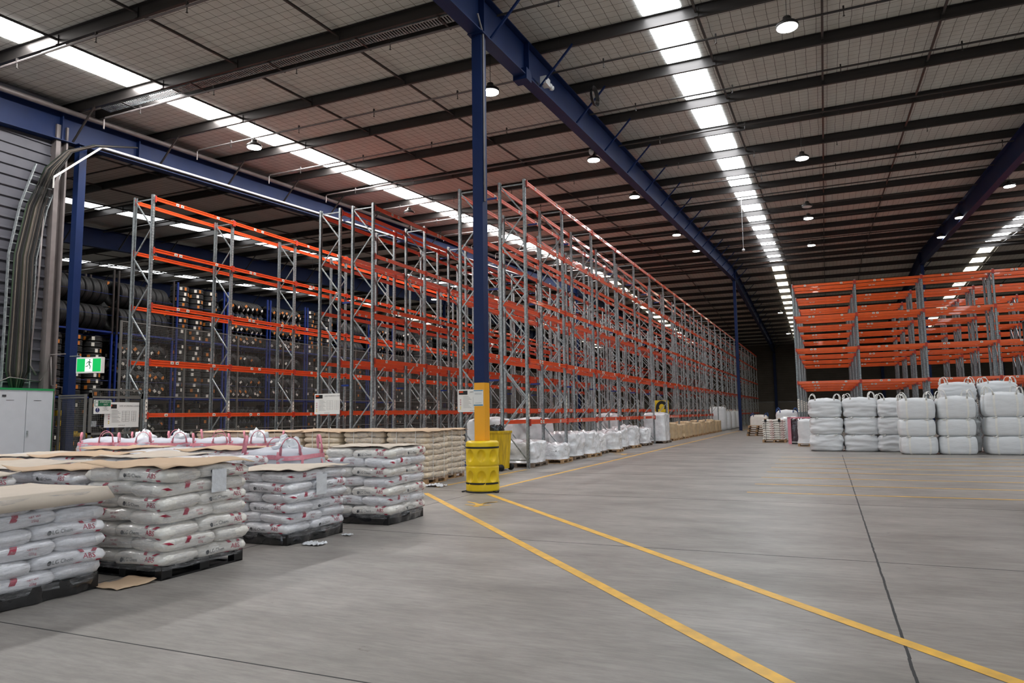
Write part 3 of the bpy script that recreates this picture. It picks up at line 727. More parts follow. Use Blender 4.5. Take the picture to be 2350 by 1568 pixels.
for i, (x, y, s_, h_, lb, sk) in enumerate(ul): wrapped('wrapped_load', lb, (x, y, 0), random.uniform(-.1, .1), s_, s_*1.1, h_*1.08, 5+i*3, group=UG, nse=.085, n=5, skirt=sk, palm=('wood_grey', 'wood')[i % 2])
wrapped('wrapped_load', 'tall square white wrapped load standing out of the rack foot', (-8.85, 40.3, 0), 0, 1.25, 1.9, 1.72, 90, group=UG, nse=.04, palm='wood_grey', n=8)
wrapped('wrapped_load', 'tall white load on blue pallet seen through the first bay', (-10.7, 22.4, 0), 0, 1.2, 1.6, 1.62, 91, 'fibc', 'plastic_blue', UG, nse=.03, n=7)
wrapped('wrapped_load', 'wide white load on blue pallet seen through the second bay', (-10.7, 26.2, 0), 0, 1.2, 2.2, 1.58, 92, 'fibc', 'plastic_blue', UG, nse=.03, n=7)
wrapped('wrapped_load', 'white load on blue pallet deeper behind the fourth bay', (-10.75, 37.2, 0), 0, 1.2, 2.0, 1.7, 93, 'fibc', 'plastic_blue', UG, nse=.03, n=7)
mat('box_brown', (196, 170, 134), .55, 0, .14, 4, bump=.5, bscale=8, coat=.3)
BG = 'small brown wrapped loads along the far aisle'
for i in range(12):
    y = 43.55+(i//2)*3.6+(i % 2)*1.6; wrapped('wrapped_load', 'brown wrapped load, number %s along the far rack foot' % ['one','two','three','four','five','six','seven','eight','nine','ten','eleven','twelve'][i], (-8.95, y, 0), 0, 1.1, 1.2, .98 if i % 3 else 1.1, 100+i, 'box_brown', 'wood', BG, nse=.04, n=8)
for i in range(4):
    y = 66.0+i*3.6; bulk_bag('bulk_bag', 'far white bulk bag beside the ridge column, %s along' % ordw(i), (-8.95, y, 0), 0, 1.3, 1.6, 1.75 if i else 2.1, 130+i, bands=False, group='far white bulk bags along the rack')
# small pallets left of the white stacks
t = thing('sack_pallet', 'small strapped pallet of white sacks with brown corner boards', 'pallet load', (-2.72, 41.75, 0), .0)
ob('pallet', PM['wood'], t)
R_ = random.Random(4); s_small = [sack_mesh(70+i, ['sack_warm', 'red_ink', 'ink'], 1, .6, .4, .135) for i in range(3)]
for l in range(9):
    for a in range(2):
        for b in range(3):
            o = ob('sack', R_.choice(s_small), t, ((-.27, .27)[a]+R_.uniform(-.02, .02), (-.38, 0, .38)[b], .14+.12*(l+.5))); o.rotation_euler.z = R_.uniform(-.03, .03)
MB().box(-.4, -.385, -.6, -.59, .1, 1.25).box(.3, .315, -.6, -.59, .1, 1.25).box(-.46, -.34, -.61, -.56, 1.1, 1.25).box(.24, .36, -.61, -.56, 1.1, 1.25).build('strap', 'black', t)
MB().box(-.47, -.34, -.605, -.5, 1.2, 1.3).box(.24, .37, -.605, -.5, 1.2, 1.3).build('corner_board', 'kraft', t)
wrapped('wrapped_load', 'white wrapped sack pallet right behind the strapped one', (-2.0, 43.4, 0), 0, 1.15, 1.15, 1.36, 141, 'wrapped_white', 'wood', nse=.05, n=6)
t = wrapped('wrapped_load', 'dark purple film-wrapped load with pink corner boards', (-1.35, 40.1, 0), .05, 1.05, 1.0, 1.32, 142, 'wrapped_dark', 'plastic_black', nse=.03, n=8)
MB().box(-.6, -.44, -.56, -.48, 0, 1.36).box(-.6, .5, -.56, -.46, 1.3, 1.37).build('corner_board', 'pink', t)
wrapped('wrapped_load', 'white bell-shaped bag on a pallet beside the creased white stack', (-.85, 37.3, 0), 0, 1.05, 1.0, 1.3, 143, 'fibc', 'wood', nse=.03, n=3, skirt=.6)
bulk_bag('bulk_bag', 'cream bulk bag with blue loops and brown print, far left of the aisle end', (-5.15, 62.0, 0), 0, 1.35, 1.2, 1.35, 150, ('sack_warm', 'plastic_blue'), False, 'up', n=7, crease=.01)
t = thing('pallet_pile', 'low pile of empty wooden pallets beyond the strapped white sack pallet', 'pallet pile', (-4.6, 52.5, 0))
for i in range(5): ob('pallet', PM[('wood', 'wood_grey')[i % 2]], t, (.03*i, 0, .142*i))
bulk_bag('bulk_bag', 'white bulk bag with blue loops standing behind the small pallets', (-2.3, 47.4, 0), 0, 1.25, 1.2, 1.7, 160, ('fibc', 'plastic_blue'), False, 'up', n=6)

# ------------------------------------------------------------------ column guard, bin
t = thing('column_guard', 'battered yellow plastic guard around the foot of the near column', 'column guard', (-7.13, 14.5, 0))
def guard(u, v):
    th = 2*PI*u; z = v*1.12; r_ = .37
    e = min(z, 1.12-z)
    if e < .05: r_ -= .05*(1-e/.05)**2*.9
    if abs(z-.57) < .02: r_ -= .014
    for zc in (.34, .8):
        for k in range(8):
            a = (k+.5)*PI/4; da = (th-a+PI) % (2*PI)-PI
            q = (da*.37/.095)**2+((z-zc)/.13)**2
            if q < 1: r_ -= .06*(1-q)**.5
    r_ += fbm(math.cos(th)*2, math.sin(th)*2, z*3)*.006
    return (r_*math.cos(th), r_*math.sin(th), z+.004)
mb = MB().grid(guard, 160, 90)
mb.grid(lambda u, v: ((.325-.17*v)*math.cos(2*PI*u), (.325-.17*v)*math.sin(2*PI*u), 1.124), 40, 1)
mb.build('guard_shell', 'yellow_plastic', t, True)
for z in (.2, .98): MB().grid(lambda u, v: (.374*math.cos(2*PI*u), .374*math.sin(2*PI*u), z-.02+.04*v), 64, 1).build('strap', 'black', t, True)
MB().lathe([(.375, .0), (.375, .03)], 40).build('base_rim', 'black', t, True)
for a in (-2.6, -.35): MB().bar((.34*math.cos(a), .34*math.sin(a), .03), (.47*math.cos(a), .47*math.sin(a), .012), .08, .02).build('rubber_flap', 'rubber', t)
t = thing('wheelie_bin', 'grimy yellow wheelie bin with a plastic bag on top, behind the column guard', 'bin', (-9.35, 20.1, 0), -.1)
def binf(u, v):
    th = 2*PI*u; c, s = math.cos(th), math.sin(th); k = (abs(c)**8+abs(s)**8)**(-1/8); r_ = .27+.06*v
    if v > .93: r_ += .025
    return (k*c*r_, k*s*r_*1.05, .06+v*1.14)
MB().grid(binf, 64, 40).box(-.33, .33, -.34, .34, 1.195, 1.2).build('bin_body', 'yellow_bin', t, True)
for y in (-.3, .3): MB().tube([(.28, y-.03, .1), (.28, y+.03, .1)], .1, 18).build('wheel', 'rubber', t, True)
wrapped('plastic_bag', 'crumpled dark plastic bag lying on the yellow bin', (-9.4, 20.08, 1.2), .3, .5, .36, .16, 12, 'film_black', None, None, nse=.07, n=2.4, pal=False, cat='bag')

# ------------------------------------------------------------------ signs
def load_sign(x, y, z, label, parent_name='load_notice', rz=0, w_=1.12, h_=.74):
    t = thing(parent_name, label, 'sign', (x, y, z), rz, 'safe working load notices')
    MB().box(-w_/2, w_/2, 0, .012, -h_/2, h_/2).build('board', 'sign_white', t)
    P = lambda a, b: (a, -.003, b); mb = MB()
    put_text(mb, 'SAFE WORKING LOADS', .068, lambda a, b: P(a+.25, b+.28), 0)
    for i in range(4): mb.box(-.11+i*.06, -.07+i*.06, -.003, 0, -.337, -.325)
    for i in range(9): mb.box(-.36, -.36+.2+.05*(i*7 % 3), -.003, 0, .14-i*.045-.006, .14-i*.045)
    for i in range(7): mb.box(0, .26, -.003, 0, .12-i*.055-.002, .12-i*.055+.001); mb.box(.34, .5, -.003, 0, .12-i*.055-.002, .12-i*.055+.001)
    for xx in (0, .13, .26, .34, .42, .5): mb.box(xx-.001, xx+.001, -.003, 0, -.21, .12)
    mb.build('printed_text', 'ink', t)
    mb = MB().box(-.52, -.2, -.004, 0, .2, .33); mb.build('logo_panel', 'black', t)
    MB().box(-.5, -.36, -.006, -.004, .265, .315).build('logo_mark', 'orange', t)
    mb = MB()
    for i in range(3):
        c = (-.46, .03-i*.075); vs = []
        for r_ in (.026, .019):
            vs += [(c[0]+r_*math.cos(q), -.003, c[1]+r_*math.sin(q)) for q in [k*PI/8 for k in range(16)]]
        mb.add(vs, [(k, (k+1) % 16, 16+(k+1) % 16, 16+k) for k in range(16)]); mb.bar((c[0]-.016, -.003, c[1]+.016), (c[0]+.016, -.003, c[1]-.016), .004, .004)
    mb.build('prohibition_symbol', 'red_ink', t)
    mb = MB()
    for i in range(2): z_ = -.2-i*.06; mb.add([(-.485, -.003, z_-.02), (-.435, -.003, z_-.02), (-.46, -.003, z_+.025)], [(0,1,2)])
    mb.build('warning_symbol', 'yellow_plastic', t)
load_sign(-16.52, 20.932, 2.17, 'white safe working loads notice on the end of the middle rack pair')
load_sign(-10.62, 20.932, 2.17, 'white safe working loads notice partly hidden behind the yellow column foot')
load_sign(-20.676, 15.95, 1.86, 'white safe working loads notice hung on the wire exit gate', rz=PI/2, w_=1.22, h_=.8)
t = thing('emergency_exit_sign', 'green and white emergency exit notice overlapping the load notice on the gate', 'sign', (-20.655, 15.25, 2.11), PI/2)
MB().box(-.29, .29, 0, .012, -.22, .22).build('board', 'sign_white', t)
MB().box(-.27, .27, -.003, 0, .02, .2).build('green_panel', 'sign_dark_green', t)
mb = MB(); put_text(mb, 'EMERGENCY', .062, lambda a, b: (a+.08, -.006, b+.15), 0); put_text(mb, 'EXIT', .07, lambda a, b: (a+.1, -.006, b+.07), 0)
mb.box(-.25, -.16, -.005, -.003, .03, .19); mb.build('white_lettering', 'sign_white', t)
mb = MB(); put_text(mb, 'KEEP\nDOORWAY\nCLEAR\nAT ALL TIMES', .034, lambda a, b: (a+.1, -.004, b-.055), 0); mb.build('printed_text', 'ink', t)
MB().add([(-.17+.07*math.cos(q), -.004, -.1+.07*math.sin(q)) for q in [k*PI/12 for k in range(24)]], [tuple(range(24))]).build('blue_disc', 'navy', t)
MB().box(-.18, -.16, -.006, -.004, -.09, -.045).box(-.18, -.16, -.006, -.004, -.14, -.12).build('exclamation_mark', 'sign_white', t)
def run_man(mb, cx, cz, s, y, mi=0):
    Q = lambda pts: mb.add([(cx+a*s, y, cz+b*s) for a, b in pts], [tuple(range(len(pts)))], mi)
    Q([(.12+.09*math.cos(q), .8+.09*math.sin(q)) for q in [k*PI/5 for k in range(10)]])
    Q([(-.02,.2),(.14,.24),(.16,.66),(-.02,.66)]); Q([(.14,.64),(.4,.44),(.36,.38),(.12,.52)]); Q([(0,.66),(-.26,.5),(-.34,.28),(-.28,.26),(-.2,.44),(.02,.54)])
    Q([(.14,.26),(.28,.02),(.22,-.34),(.13,-.32),(.17,.0),(0,.2)]); Q([(-.02,.22),(-.14,-.02),(-.42,-.06),(-.42,.03),(-.2,.08),(.08,.3)])
t2 = MB(); run_man(t2, -.205, .1, .075, -.007); t2.build('running_figure', 'sign_dark_green', t)
# illuminated exit sign
t = thing('exit_sign', 'lit green exit sign with white running figure, hung from a bracket by the blue column', 'exit sign', (-21.1, 15.05, 3.42), .30)
MB().box(-.43, .43, 0, .14, -.25, .25).build('housing', 'sign_white', t)
MB().box(-.4, -.13, -.006, 0, -.2, .2).box(.13, .4, -.006, 0, -.2, .2).build('green_panel', 'exit_green', t)
MB().box(-.13, .13, -.006, 0, -.2, .2).build('doorway_panel', 'exit_white', t)
mb = MB(); run_man(mb, 0, -.04, .25, -.009); mb.build('running_figure', 'sign_dark_green', t)
MB().tube([(-.4, .1, .3), (-1.1, .35, .32)], .02, 6).tube([(-.35, .07, .24), (-.35, .07, .3)], .02, 6).build('bracket', 'galv', t)
# poster on the column
t = thing('column_poster', 'small white poster with teal edges on the yellow column foot', 'poster', (-7.155, 14.365, 2.08))
MB().box(-.125, .125, 0, .006, -.18, .18).build('sheet', 'sign_white', t)
MB().box(-.115, .115, -.002, 0, .155, .172).box(-.115, .115, -.002, 0, -.172, -.15).build('teal_band', 'teal', t)
mb = MB()
for i in range(2): mb.box(-.085, .085, -.002, 0, .105-i*.02-.004, .105-i*.02)
mb.box(-.08, .08, -.002, 0, -.115, -.11); mb.build('printed_text', 'ink', t)
t = thing('warning_board', 'black board with yellow figure hung inside the rack above the tall white load', 'sign', (-9.15, 43.2, 1.93), .25)
MB().box(-.4, .4, 0, .02, -.5, .5).build('board', 'yellow_plastic', t); MB().grid(lambda u, v: (.36*v*math.cos(2*PI*u), -.008, .47*v*math.sin(2*PI*u)), 32, 2).build('dark_panel', 'black', t)
mb = MB().grid(lambda u, v: (.16*v*math.cos(2*PI*u), -.014, .1+.18*v*math.sin(2*PI*u)), 20, 2).box(-.22, .22, -.016, -.01, -.22, -.03); mb.build('yellow_figure', 'yellow_plastic', t)

# ------------------------------------------------------------------ left wall: cabinet, cables, pipe, tray
t = thing('steel_cabinet', 'tall pale grey two-door cabinet with green edge against the ribbed wall', 'cabinet', (-21.9, 13.4, 0))
MB().box(-.42, .42, -1.45, .82, .05, 2.6).build('body', 'cabinet', t)
MB().box(-.44, .44, -1.47, .84, 2.6, 2.66).box(.40, .43, .82, .835, .05, 2.6).build('green_edge', 'green', t)
for y0, y1 in ((-1.44, -.76), (-.745, .02), (.035, .8)):
    d = MB().box(.42, .445, y0, y1, .1, 2.55).build('door', 'cabinet', t)
    MB().box(.447, .45, y0+.2, y0+.42, 2.3, 2.31).build('vent_slot', 'ink', d)
    if y1 > .5: MB().box(.447, .475, y0+.03, y0+.07, 1.25, 1.42).build('handle', 'galv', d)
MB().box(.447, .452, -.66, -.55, 2.4, 2.46).build('nameplate', 'ink', t)
t = thing('cable_ladder', 'vertical cable ladder rising from the grey cabinet up the ribbed wall', 'cable tray', (-22.3, 13.6, 2.7))
mb = MB()
P0, P1, P2, P3 = (0, 0), (0, 4.0), (.25, 5.6), (.65, 7.0)
pts = [P0, (0, 2), P1, P2, P3]
for dy in (-.45, .35):
    for (a, b), (c, d) in zip(pts, pts[1:]): mb.bar((.06, a+dy, b), (.06, c+dy, d), .03, .1, up=(1,0,0))
for i in range(24):
    z = .15+i*.28; s = 0 if z < 4 else (z-4)/1.6*.25 if z < 5.6 else .25+(z-5.6)/1.4*.4
    mb.box(.05, .08, s-.45, s+.35, z, z+.03)
mb.build('ladder', 'galv', t)
R_ = random.Random(5); groups = {'cable': MB(), 'cable_grey': MB(), 'cable_green': MB()}
for i in range(30):
    y = -.38+.66*i/29; k = 'cable' if i % 4 else ('cable_grey' if i % 3 else 'cable_green')
    if i in (13, 14, 15, 17, 18): k = 'cable_grey'
    d = .11+R_.random()*.05
    groups[k].tube([(d, y*.5-.05, 0), (d, y+.0, .5), (d, y*.9, 2), (d, y*.85, 4), (d+.02, .25+y*.8, 5.6), (d+.08, .62+y*.6, 6.9), (d+.3, 1.0+y*.3, 7.6), (.68, 1.7+y*.2, 8.0), (.72, 3.2+y*.1, 8.45)], .016+.01*R_.random(), 6)
for k, g in groups.items():
    o = g.build('cable_bundle', k, t, True)
t = thing('cable_tray', 'long perforated tray edge hung along the left navy rafter', 'cable tray', (-21.65, 14.0, 9.25))
mb = MB(); tp = [(0, 0, -.35), (0, .0, .0), (0, 1.55, 1.5), (0, 12.6, 2.12), (0, 40, 3.6)]
for a, b in zip(tp, tp[1:]): mb.bar(a, b, .012, .06, up=(1,0,0) if a[1] == b[1] else (0,0,1))
mb.build('tray_edge', 'fibc_band', t)
mb = MB()
for a, b in zip(tp[1:], tp[2:]): mb.bar(Vector(a)+Vector((-.1,0,-.05)), Vector(b)+Vector((-.1,0,-.05)), .2, .01)
mb.build('tray_bed', 'steel_dark', t)
o = MB().tube([(-21.9, -7, 10.6), (-21.9, 15, zb(15)+.93), (-21.9, 64, zb(64)+.9)], .085, 14).build('water_main', 'pipe', None, True)
tag(o, 'thick grey water pipe along the top of the left rafter', 'pipe')
t = thing('perforated_tray', 'slotted steel cable tray running between the nearest pair of purlins', 'cable tray', (0, 15.1, zb(15.1)+1.02))
mb = MB().box(-21, -7.4, -.13, -.11, 0, .06).box(-21, -7.4, .2, .22, 0, .06); x = -21
while x < -7.4: mb.box(x, x+.04, -.11, .2, 0, .006); x += .085
mb.build('tray', 'galv', t)
for x in (-20, -17, -14, -11, -8.5): mb = MB().box(x, x+.05, -.2, .5, -.0, -.02).build('tray_hanger', 'steel_dark', t)
z = zb(15.5)+1.05
struct(MB().box(-22, -7.2, 15.5, 15.512, z-.05, z+.27).box(-22, -7.2, 15.5, 15.59, z-.05, z-.044).build('purlin', 'steel_dark'), 'extra dark purlin beside the slotted tray')
# conduit loops on the wall
o = MB().tube([(-22.1, 12.9, 2.8), (-22.1, 13.3, 3.0), (-22.1, 14.2, 2.9), (-22.1, 14.4, 3.3), (-22.08, 14.45, 3.75), (-22.0, 14.9, 3.8)], .018, 6).tube([(-22.1, 14.5, 3.7), (-22.1, 14.55, 2.8), (-22.1, 14.9, 2.75), (-22.1, 14.9, 2.55)], .018, 6).tube([(-22.2, 14.1, 8.6), (-22.2, 14.05, 6), (-22.2, 13.95, 4.2), (-22.15, 13.9, 3.4), (-22.15, 14.1, 3.1)], .03, 6).build('conduit_run', 'pipe', None, True)
tag(o, 'bent conduit runs on the wall above the grey cabinet', 'conduit')

# ------------------------------------------------------------------ fences
def wire(mb, p, q, z0, z1, sp=.06, r_=.0035):
    p = Vector(p); q = Vector(q); L_ = (q-p).length; d = (q-p)/L_; n_ = int(L_/sp); s = r_
    for i in range(n_+1):
        c = p+d*(i*sp); mb.bar((c.x, c.y, z0), (c.x, c.y, z1), s*2, s*2)
    z = z0
    while z <= z1: mb.bar((p.x, p.y, z), (q.x, q.y, z), s*2, s*2); z += sp
def fence(label, p, q, h, panel, mids, cat='fence', post_w=.06):
    p = Vector(p); q = Vector(q); L_ = (q-p).length; d = (q-p)/L_; n_ = max(1, round(L_/panel))
    t = thing('mesh_fence', label, cat, (p.x, p.y, 0))
    for i in range(n_+1):
        c = d*(L_*i/n_); MB().box(c.x-post_w/2, c.x+post_w/2, c.y-post_w/2, c.y+post_w/2, 0, h).build('post', 'mesh_grey', t)
    for i in range(n_):
        a, b = d*(L_*i/n_), d*(L_*(i+1)/n_); mb = MB(); wire(mb, (a.x, a.y, 0), (b.x, b.y, 0), .08, h-.03)
        for z in mids+[h-.03, .08]: mb.bar((a.x, a.y, z), (b.x, b.y, z), .04, .04)
        mb.build('mesh_panel', 'mesh_grey', t)
fence('tall grey wire mesh cage fence behind the single rack', (-22.0, 16.8), (-22.0, 62), 5.1, 2.6, [1.28, 2.5, 3.75])
fence('low wire fence between the cabinet and the exit gate', (-21.95, 14.75), (-20.75, 14.75), 2.5, 1.2, [.75, 2.4])
t = thing('wire_gate', 'grey wire mesh exit gate with sliding top rail', 'gate', (-20.72, 14.85, 0))
mb = MB().box(-.03, .03, 0, .08, 0, 2.55).box(-.03, .03, 1.78, 1.86, 0, 2.55)
mb.box(-.03, .03, 0, 1.86, 2.38, 2.44).box(-.03, .03, 0, 1.86, 2.62, 2.68).box(-.03, .03, 0, .06, 2.4, 2.66).box(-.03, .03, 1.8, 1.86, 2.4, 2.66).box(-.03, .03, 0, 1.86, 1.25, 1.32).box(-.03, .03, 0, 1.86, .05, .11)
mb.build('gate_frame', 'mesh_grey', t)
mb = MB(); wire(mb, (0, .06, 0), (0, 1.8, 0), .1, 2.62); mb.build('mesh_panel', 'mesh_grey', t)
MB().box(.0, .06, .06, .22, 1.5, 1.68).build('latch', 'galv', t)
for i, (y, z) in enumerate(((15.75, 1.95), (15.85, 1.62), (16.05, 1.25))):
    o = MB().box(-.1, .1, -.22, .22, -.09, .09).bar((0, 0, -.09), (0, 0, -z), .05, .05).build('bollard_rail', 'yellow_bin', None, False, (-23.3, y, z)); tag(o, 'yellow guard rail behind the low wire fence, %s of three' % ['upper', 'middle', 'lower'][i], 'guard rail')
o = MB().tube([(-22.9, 15.4, .0), (-22.9, 15.4, .9), (-22.9, 15.5, 1.12), (-22.9, 15.75, 1.22), (-22.9, 16.3, 1.22), (-22.9, 16.5, 1.1), (-22.9, 16.55, 0)], .07, 12).build('hoop_barrier', 'yellow_bin', None, True); tag(o, 'bent yellow hoop barrier behind the low wire fence', 'barrier')

# ------------------------------------------------------------------ tyre store
def tyre_mesh(R0, W_, st, seed):
    mb = MB(); n_ = 28; prof = [(.62, -.46), (.8, -.5), (.95, -.47), (1, -.38), (1.0, -.14), (.985, -.12), (1.0, -.1), (1.0, .1), (.985, .12), (1.0, .14), (1, .38), (.95, .47), (.8, .5), (.62, .46), (.6, 0)]
    vs = [(R0*r_*math.cos(2*PI*k/n_), R0*r_*math.sin(2*PI*k/n_), z*W_) for r_, z in prof for k in range(n_)]; m_ = len(prof)
    fs = [(i*n_+k, i*n_+(k+1) % n_, ((i+1) % m_)*n_+(k+1) % n_, ((i+1) % m_)*n_+k) for i in range(m_) for k in range(n_)]
    mb.add(vs, fs, 0)
    for (a, mi) in st:
        mb.grid(lambda u, v: (R0*1.006*math.cos(a+u*.28), R0*1.006*math.sin(a+u*.28), (-.32+.6*v)*W_), 3, 1, mi)
    return mb.mesh('tyre', ['rubber', 'sticker_orange', 'tag'], True)
TM = [tyre_mesh(.36, .22, [(-.5, 2), (.05, 1)], 1), tyre_mesh(.36, .22, [(-1.1, 1), (-.3, 2)], 2), tyre_mesh(.36, .22, [(-.7, 2)], 3), tyre_mesh(.36, .22, [(-.2, 1)], 4), tyre_mesh(.5, .3, [], 5)]
R_ = random.Random(9); nt_count = 0; rest_t = MB()
TG = 'tyres stored behind the mesh fence'
def tyre_low(R0, W_, mx, st):
    n_ = 14; prof = [(.62, -.46), (.95, -.5), (1, -.36), (1, .36), (.95, .5), (.62, .46)]
    vs = [mx @ Vector((R0*r_*math.cos(2*PI*k/n_), R0*r_*math.sin(2*PI*k/n_), z*W_)) for r_, z in prof for k in range(n_)]; m_ = len(prof)
    rest_t.add(vs, [(i*n_+k, i*n_+(k+1) % n_, ((i+1) % m_)*n_+(k+1) % n_, ((i+1) % m_)*n_+k) for i in range(m_) for k in range(n_)], 0)
    for a, mi in st:
        rest_t.add([mx @ Vector((R0*1.01*math.cos(a+du), R0*1.01*math.sin(a+du), z*W_)) for du, z in ((0, -.3), (.25, -.3), (.25, .28), (0, .28))], [(0, 1, 2, 3)], mi)
def put_tyre(me, loc, rot, label, R0=.36, W_=.22):
    global nt_count
    from mathutils import Euler
    if nt_count < 288 and loc[0] > -26:
        o = ob('tyre', me, None, loc); o.rotation_euler = rot; tag(o, label, 'tyre', TG); nt_count += 1
    else:
        mx = Matrix.Translation(loc) @ Euler(rot).to_matrix().to_4x4(); tyre_low(R0, W_, mx, [(R_.uniform(-1.2, .4), R_.choice((1, 2)))] if R0 < .4 and R_.random() < .7 else [])
def stillage(x, y, z, w_, d_, h_, kind, desc, back=False):
    if not back:
        t = thing('tyre_stillage', 'blue steel tyre stillage, ' + desc, 'stillage', (x, y, z), 0, 'blue tyre stillages behind the fence')
        for a in (-w_/2, w_/2):
            for b in (-d_/2, d_/2): MB().box(b-.03, b+.03, a-.03, a+.03, 0, h_).build('post', 'rack_blue' if kind != 'big' else 'steel_dark', t)
        mb = MB()
        for b in (-d_/2, d_/2): mb.box(b-.03, b+.03, -w_/2, w_/2, .04, .1)
        for a in (-w_/2, 0, w_/2): mb.box(-d_/2, d_/2, a-.03, a+.03, .04, .1)
        mb.build('base_frame', 'rack_blue', t)
        mb = MB()
        for k in range(2): mb.tube([(d_/2, -w_/2, .7+k*.8), (d_/2, w_/2, .7+k*.8)], .007, 5)
        mb.build('wire_side', 'rack_blue', t)
    if kind == 'stack':
        for c in range(3):
            for l in range(int((h_-.2)/.225)):
                put_tyre(R_.choice(TM[:4]), (x+d_/2-.42, y-w_/2+.46+c*.77, z+.22+l*.225), (0, 0, R_.uniform(-.3, .3)), '%s tyre up in the %s pile, %s' % (ordw(l), ('near', 'middle', 'far')[c], desc))
    elif kind == 'lace':
        for r_ in range(4):
            for c in range(7):
                put_tyre(R_.choice(TM[:4]), (x+d_/2-.45, y-w_/2+.38+c*.3, z+.42+r_*.5), (PI/2+(.75 if r_ % 2 else -.75), 0, R_.uniform(-.2, .2)), '%s leaning tyre, row %s, %s' % (ordw(c), ('one', 'two', 'three', 'four', 'five', 'six')[r_], desc))
    else:
        for r_ in range(2):
            for c in range(7):
                put_tyre(TM[4], (x+d_/2-.6, y-w_/2+.35+c*.31, z+.62+r_*1.0), (PI/2, R_.uniform(-.05, .05), .1), '%s large upright tyre, %s row, %s' % (ordw(c), ('lower', 'upper')[r_], desc), .5, .3)
cols = [(17.0, 'big'), (19.7, 'big'), (22.4, 'stack'), (25.1, 'lace'), (27.8, 'lace'), (30.5, 'stack'), (33.2, 'big'), (35.9, 'lace')]
cn = ['%s stillage column from the exit sign' % ordw(i_) for i_ in range(8)]
for l in (2, 1, 0):
    for i, (y, kd) in enumerate(cols):
        h_ = 2.45
        kind = kd if (l == 2 or kd != 'big') else ('stack', 'lace')[i % 2]
        stillage(-25.2, y, l*h_, 2.5, 1.6, h_, kind, '%s, %s tier' % (cn[i], ['bottom', 'middle', 'top'][l]))
for i in range(9):
    for l in range(3): stillage(-27.3, 13.5+i*2.7, l*2.5, 2.6, 1.7, 2.45, ('stack', 'stack', 'lace')[(i+l) % 3], '', True)
for i in range(4):
    for l in range(3): stillage(-25.2, 38.6+i*2.7, l*2.45, 2.5, 1.6, 2.45, ('lace', 'stack')[(i+l) % 2], '', True)
for i in range(9):
    for l in range(3): stillage(-30.3, 12.5+i*2.7, l*2.5, 2.6, 1.7, 2.6, 'big', '', True)
o = rest_t.build('tyre_mass', ['rubber', 'sticker_orange', 'tag']); tag(o, 'mass of further black tyres packed behind the front tyre stillages', 'tyres', None, 'stuff')

# ------------------------------------------------------------------ lamps and roof fittings
def lamp_meshes():
    a = MB().lathe([(.05, .26), (.09, .24), (.1, .16), (.2, .1), (.25, .06), (.26, 0), (.25, -.01)], 24).mesh('housing', ['steel_dark'], True)
    b = MB().lathe([(.235, -.015), (.235, -.03), (.2, -.034)], 24).mesh('lens', ['lamp'], True); return a, b
LA, LB = lamp_meshes()
def lamp(x, y, z, label, on=True):
    t = thing('high_bay_light', label, 'ceiling light', (x, y, z), 0, 'round high-bay lights')
    ob('housing', LA, t); o = ob('lens', LB, t)
    if not on: o.data = LB.copy(); o.data.materials[0] = MATS['camera_white']
    top = zb(y)+1.37-z
    MB().tube([(0, 0, .25), (0, 0, top)], .008, 5).build('suspension_cord', 'cable', t)
for i, (x, y, z, on) in enumerate(((-.39, 17.4, 10.78, 1), (-.38, 28.9, 11.38, 1), (-.39, 37.9, 11.88, 0), (-.39, 41.0, 12.05, 1), (-.39, 50.3, 12.56, 1), (-4.0, 79.7, 12.0, 1), (-4.0, 96, 11.4, 1))):
    lamp(x, y, z, '%s along of the round lights hung right of the near skylight strip' % ['first', 'second', 'dim third', 'fourth', 'fifth', 'sixth', 'seventh'][i], on)
for i, (x, y, z) in enumerate(((-8.25, 17.5, 10.8), (-7.95, 26.4, 11.7), (-7.95, 33.0, 12.05), (-7.95, 43.6, 12.6), (-7.95, 50.9, 13.1))):
    lamp(x, y, z, '%s along of the round lights hung left of the navy main rafter' % ['first', 'second', 'third', 'fourth', 'fifth'][i])
lamp(-17.6, 18.2, 11.0, 'lone lit round light near the left skylight strip'); lamp(-17.8, 28.5, 11.35, 'unlit round light hung above the middle racks', False)
for i, (x, y, z) in enumerate(((8.5, 39.8, 12.2), (7.6, 47.4, 12.7), (7.5, 53.8, 13.0))): lamp(x, y, z, '%s of the round lights by the right-hand rafter' % ['nearest', 'middle', 'deepest'][i])
for i, (x, y, z) in enumerate(((-33, 27, 10.4), (-33, 40, 10.8), (-30, 52, 11.5))): lamp(x, y, z, '%s of the round lights over the tyre store' % ['nearest', 'middle', 'deepest'][i])
t = thing('emergency_floodlight', 'white twin emergency floodlight unit on the side of the near rafter', 'floodlight', (-6.88, 18.3, zb(18.3)+.22))
MB().box(-.08, .1, -.22, .12, -.1, .12).build('battery_box', 'camera_white', t)
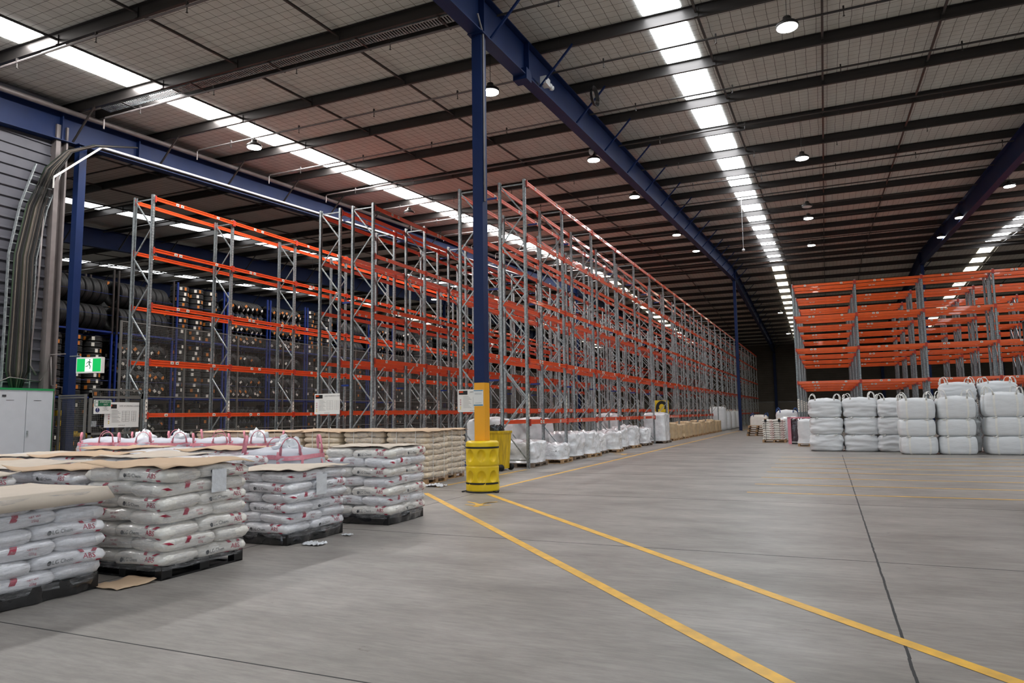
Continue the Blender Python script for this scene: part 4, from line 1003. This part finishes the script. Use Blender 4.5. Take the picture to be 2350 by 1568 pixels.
for y in (.18, .34): MB().tube([(.02, y, 0), (.1, y-.05, -.05)], .07, 12).build('lamp_head', 'camera_white', t, True)
t = thing('security_camera', 'small white dome camera under the near rafter', 'camera', (-7.4, 24.3, zb(24.3)-.02)); MB().lathe([(.09, .1), (.09, 0), (.08, -.05), (.04, -.1)], 16).build('dome', 'camera_white', t, True)
t = thing('cable_coil', 'coil of black cable tied to a brace beside the rafter', 'cable coil', (-6.2, 20.7, zb(20.7)+.55))
for k in range(5): MB().tube([(.02*k, (.3+.02*k)*math.cos(s), (.26+.01*k)*math.sin(s)) for s in [2*PI*j/20 for j in range(21)]], .014, 5).build('coil', 'cable', t, True)
t = thing('hanging_sensor', 'long white drop cord with a small white sensor below the skylight', 'sensor', (-3.72, 40, 10.4))
MB().tube([(0, 0, .05), (0, 0, zb(40)+1.37-10.4)], .012, 5).build('drop_cord', 'camera_white', t); MB().lathe([(.06, .1), (.09, .05), (.08, 0), (.03, -.04)], 12).build('sensor_head', 'camera_white', t, True)

# ------------------------------------------------------------------ machine at the right edge
t = thing('reach_truck', 'dark parked lift truck just entering the right picture edge', 'lift truck', (4.24, 14.6, 0), 0)
MB().box(-1.06, .9, -.6, .6, .25, 1.0).build('chassis', 'truck_green', t)
MB().box(-1.0, -.9, -.55, -.45, 1.0, 3.2).box(-1.0, -.9, .45, .55, 1.0, 3.2).box(.8, .9, -.55, -.45, 1, 3.2).box(.8, .9, .45, .55, 1, 3.2).box(-.4, .8, -.5, .5, 1.0, 1.5).build('cab_frame', 'truck_dark', t)
MB().add([(-1.02,-.6,3.2),(.95,-.6,3.2),(.95,.6,3.2),(-1.02,.6,3.2),(-.7,-.5,3.45),(.9,-.5,3.45),(.9,.5,3.45),(-.7,.5,3.45)], [(3,2,1,0),(4,5,6,7),(0,1,5,4),(1,2,6,5),(2,3,7,6),(3,0,4,7)]).build('roof_guard', 'truck_dark', t)
for x, y in ((-.7, -.5), (.6, -.5), (-.7, .5), (.6, .5)): MB().tube([(x, y-.1, .25), (x, y+.1, .25)], .25, 20).build('wheel', 'rubber', t, True)
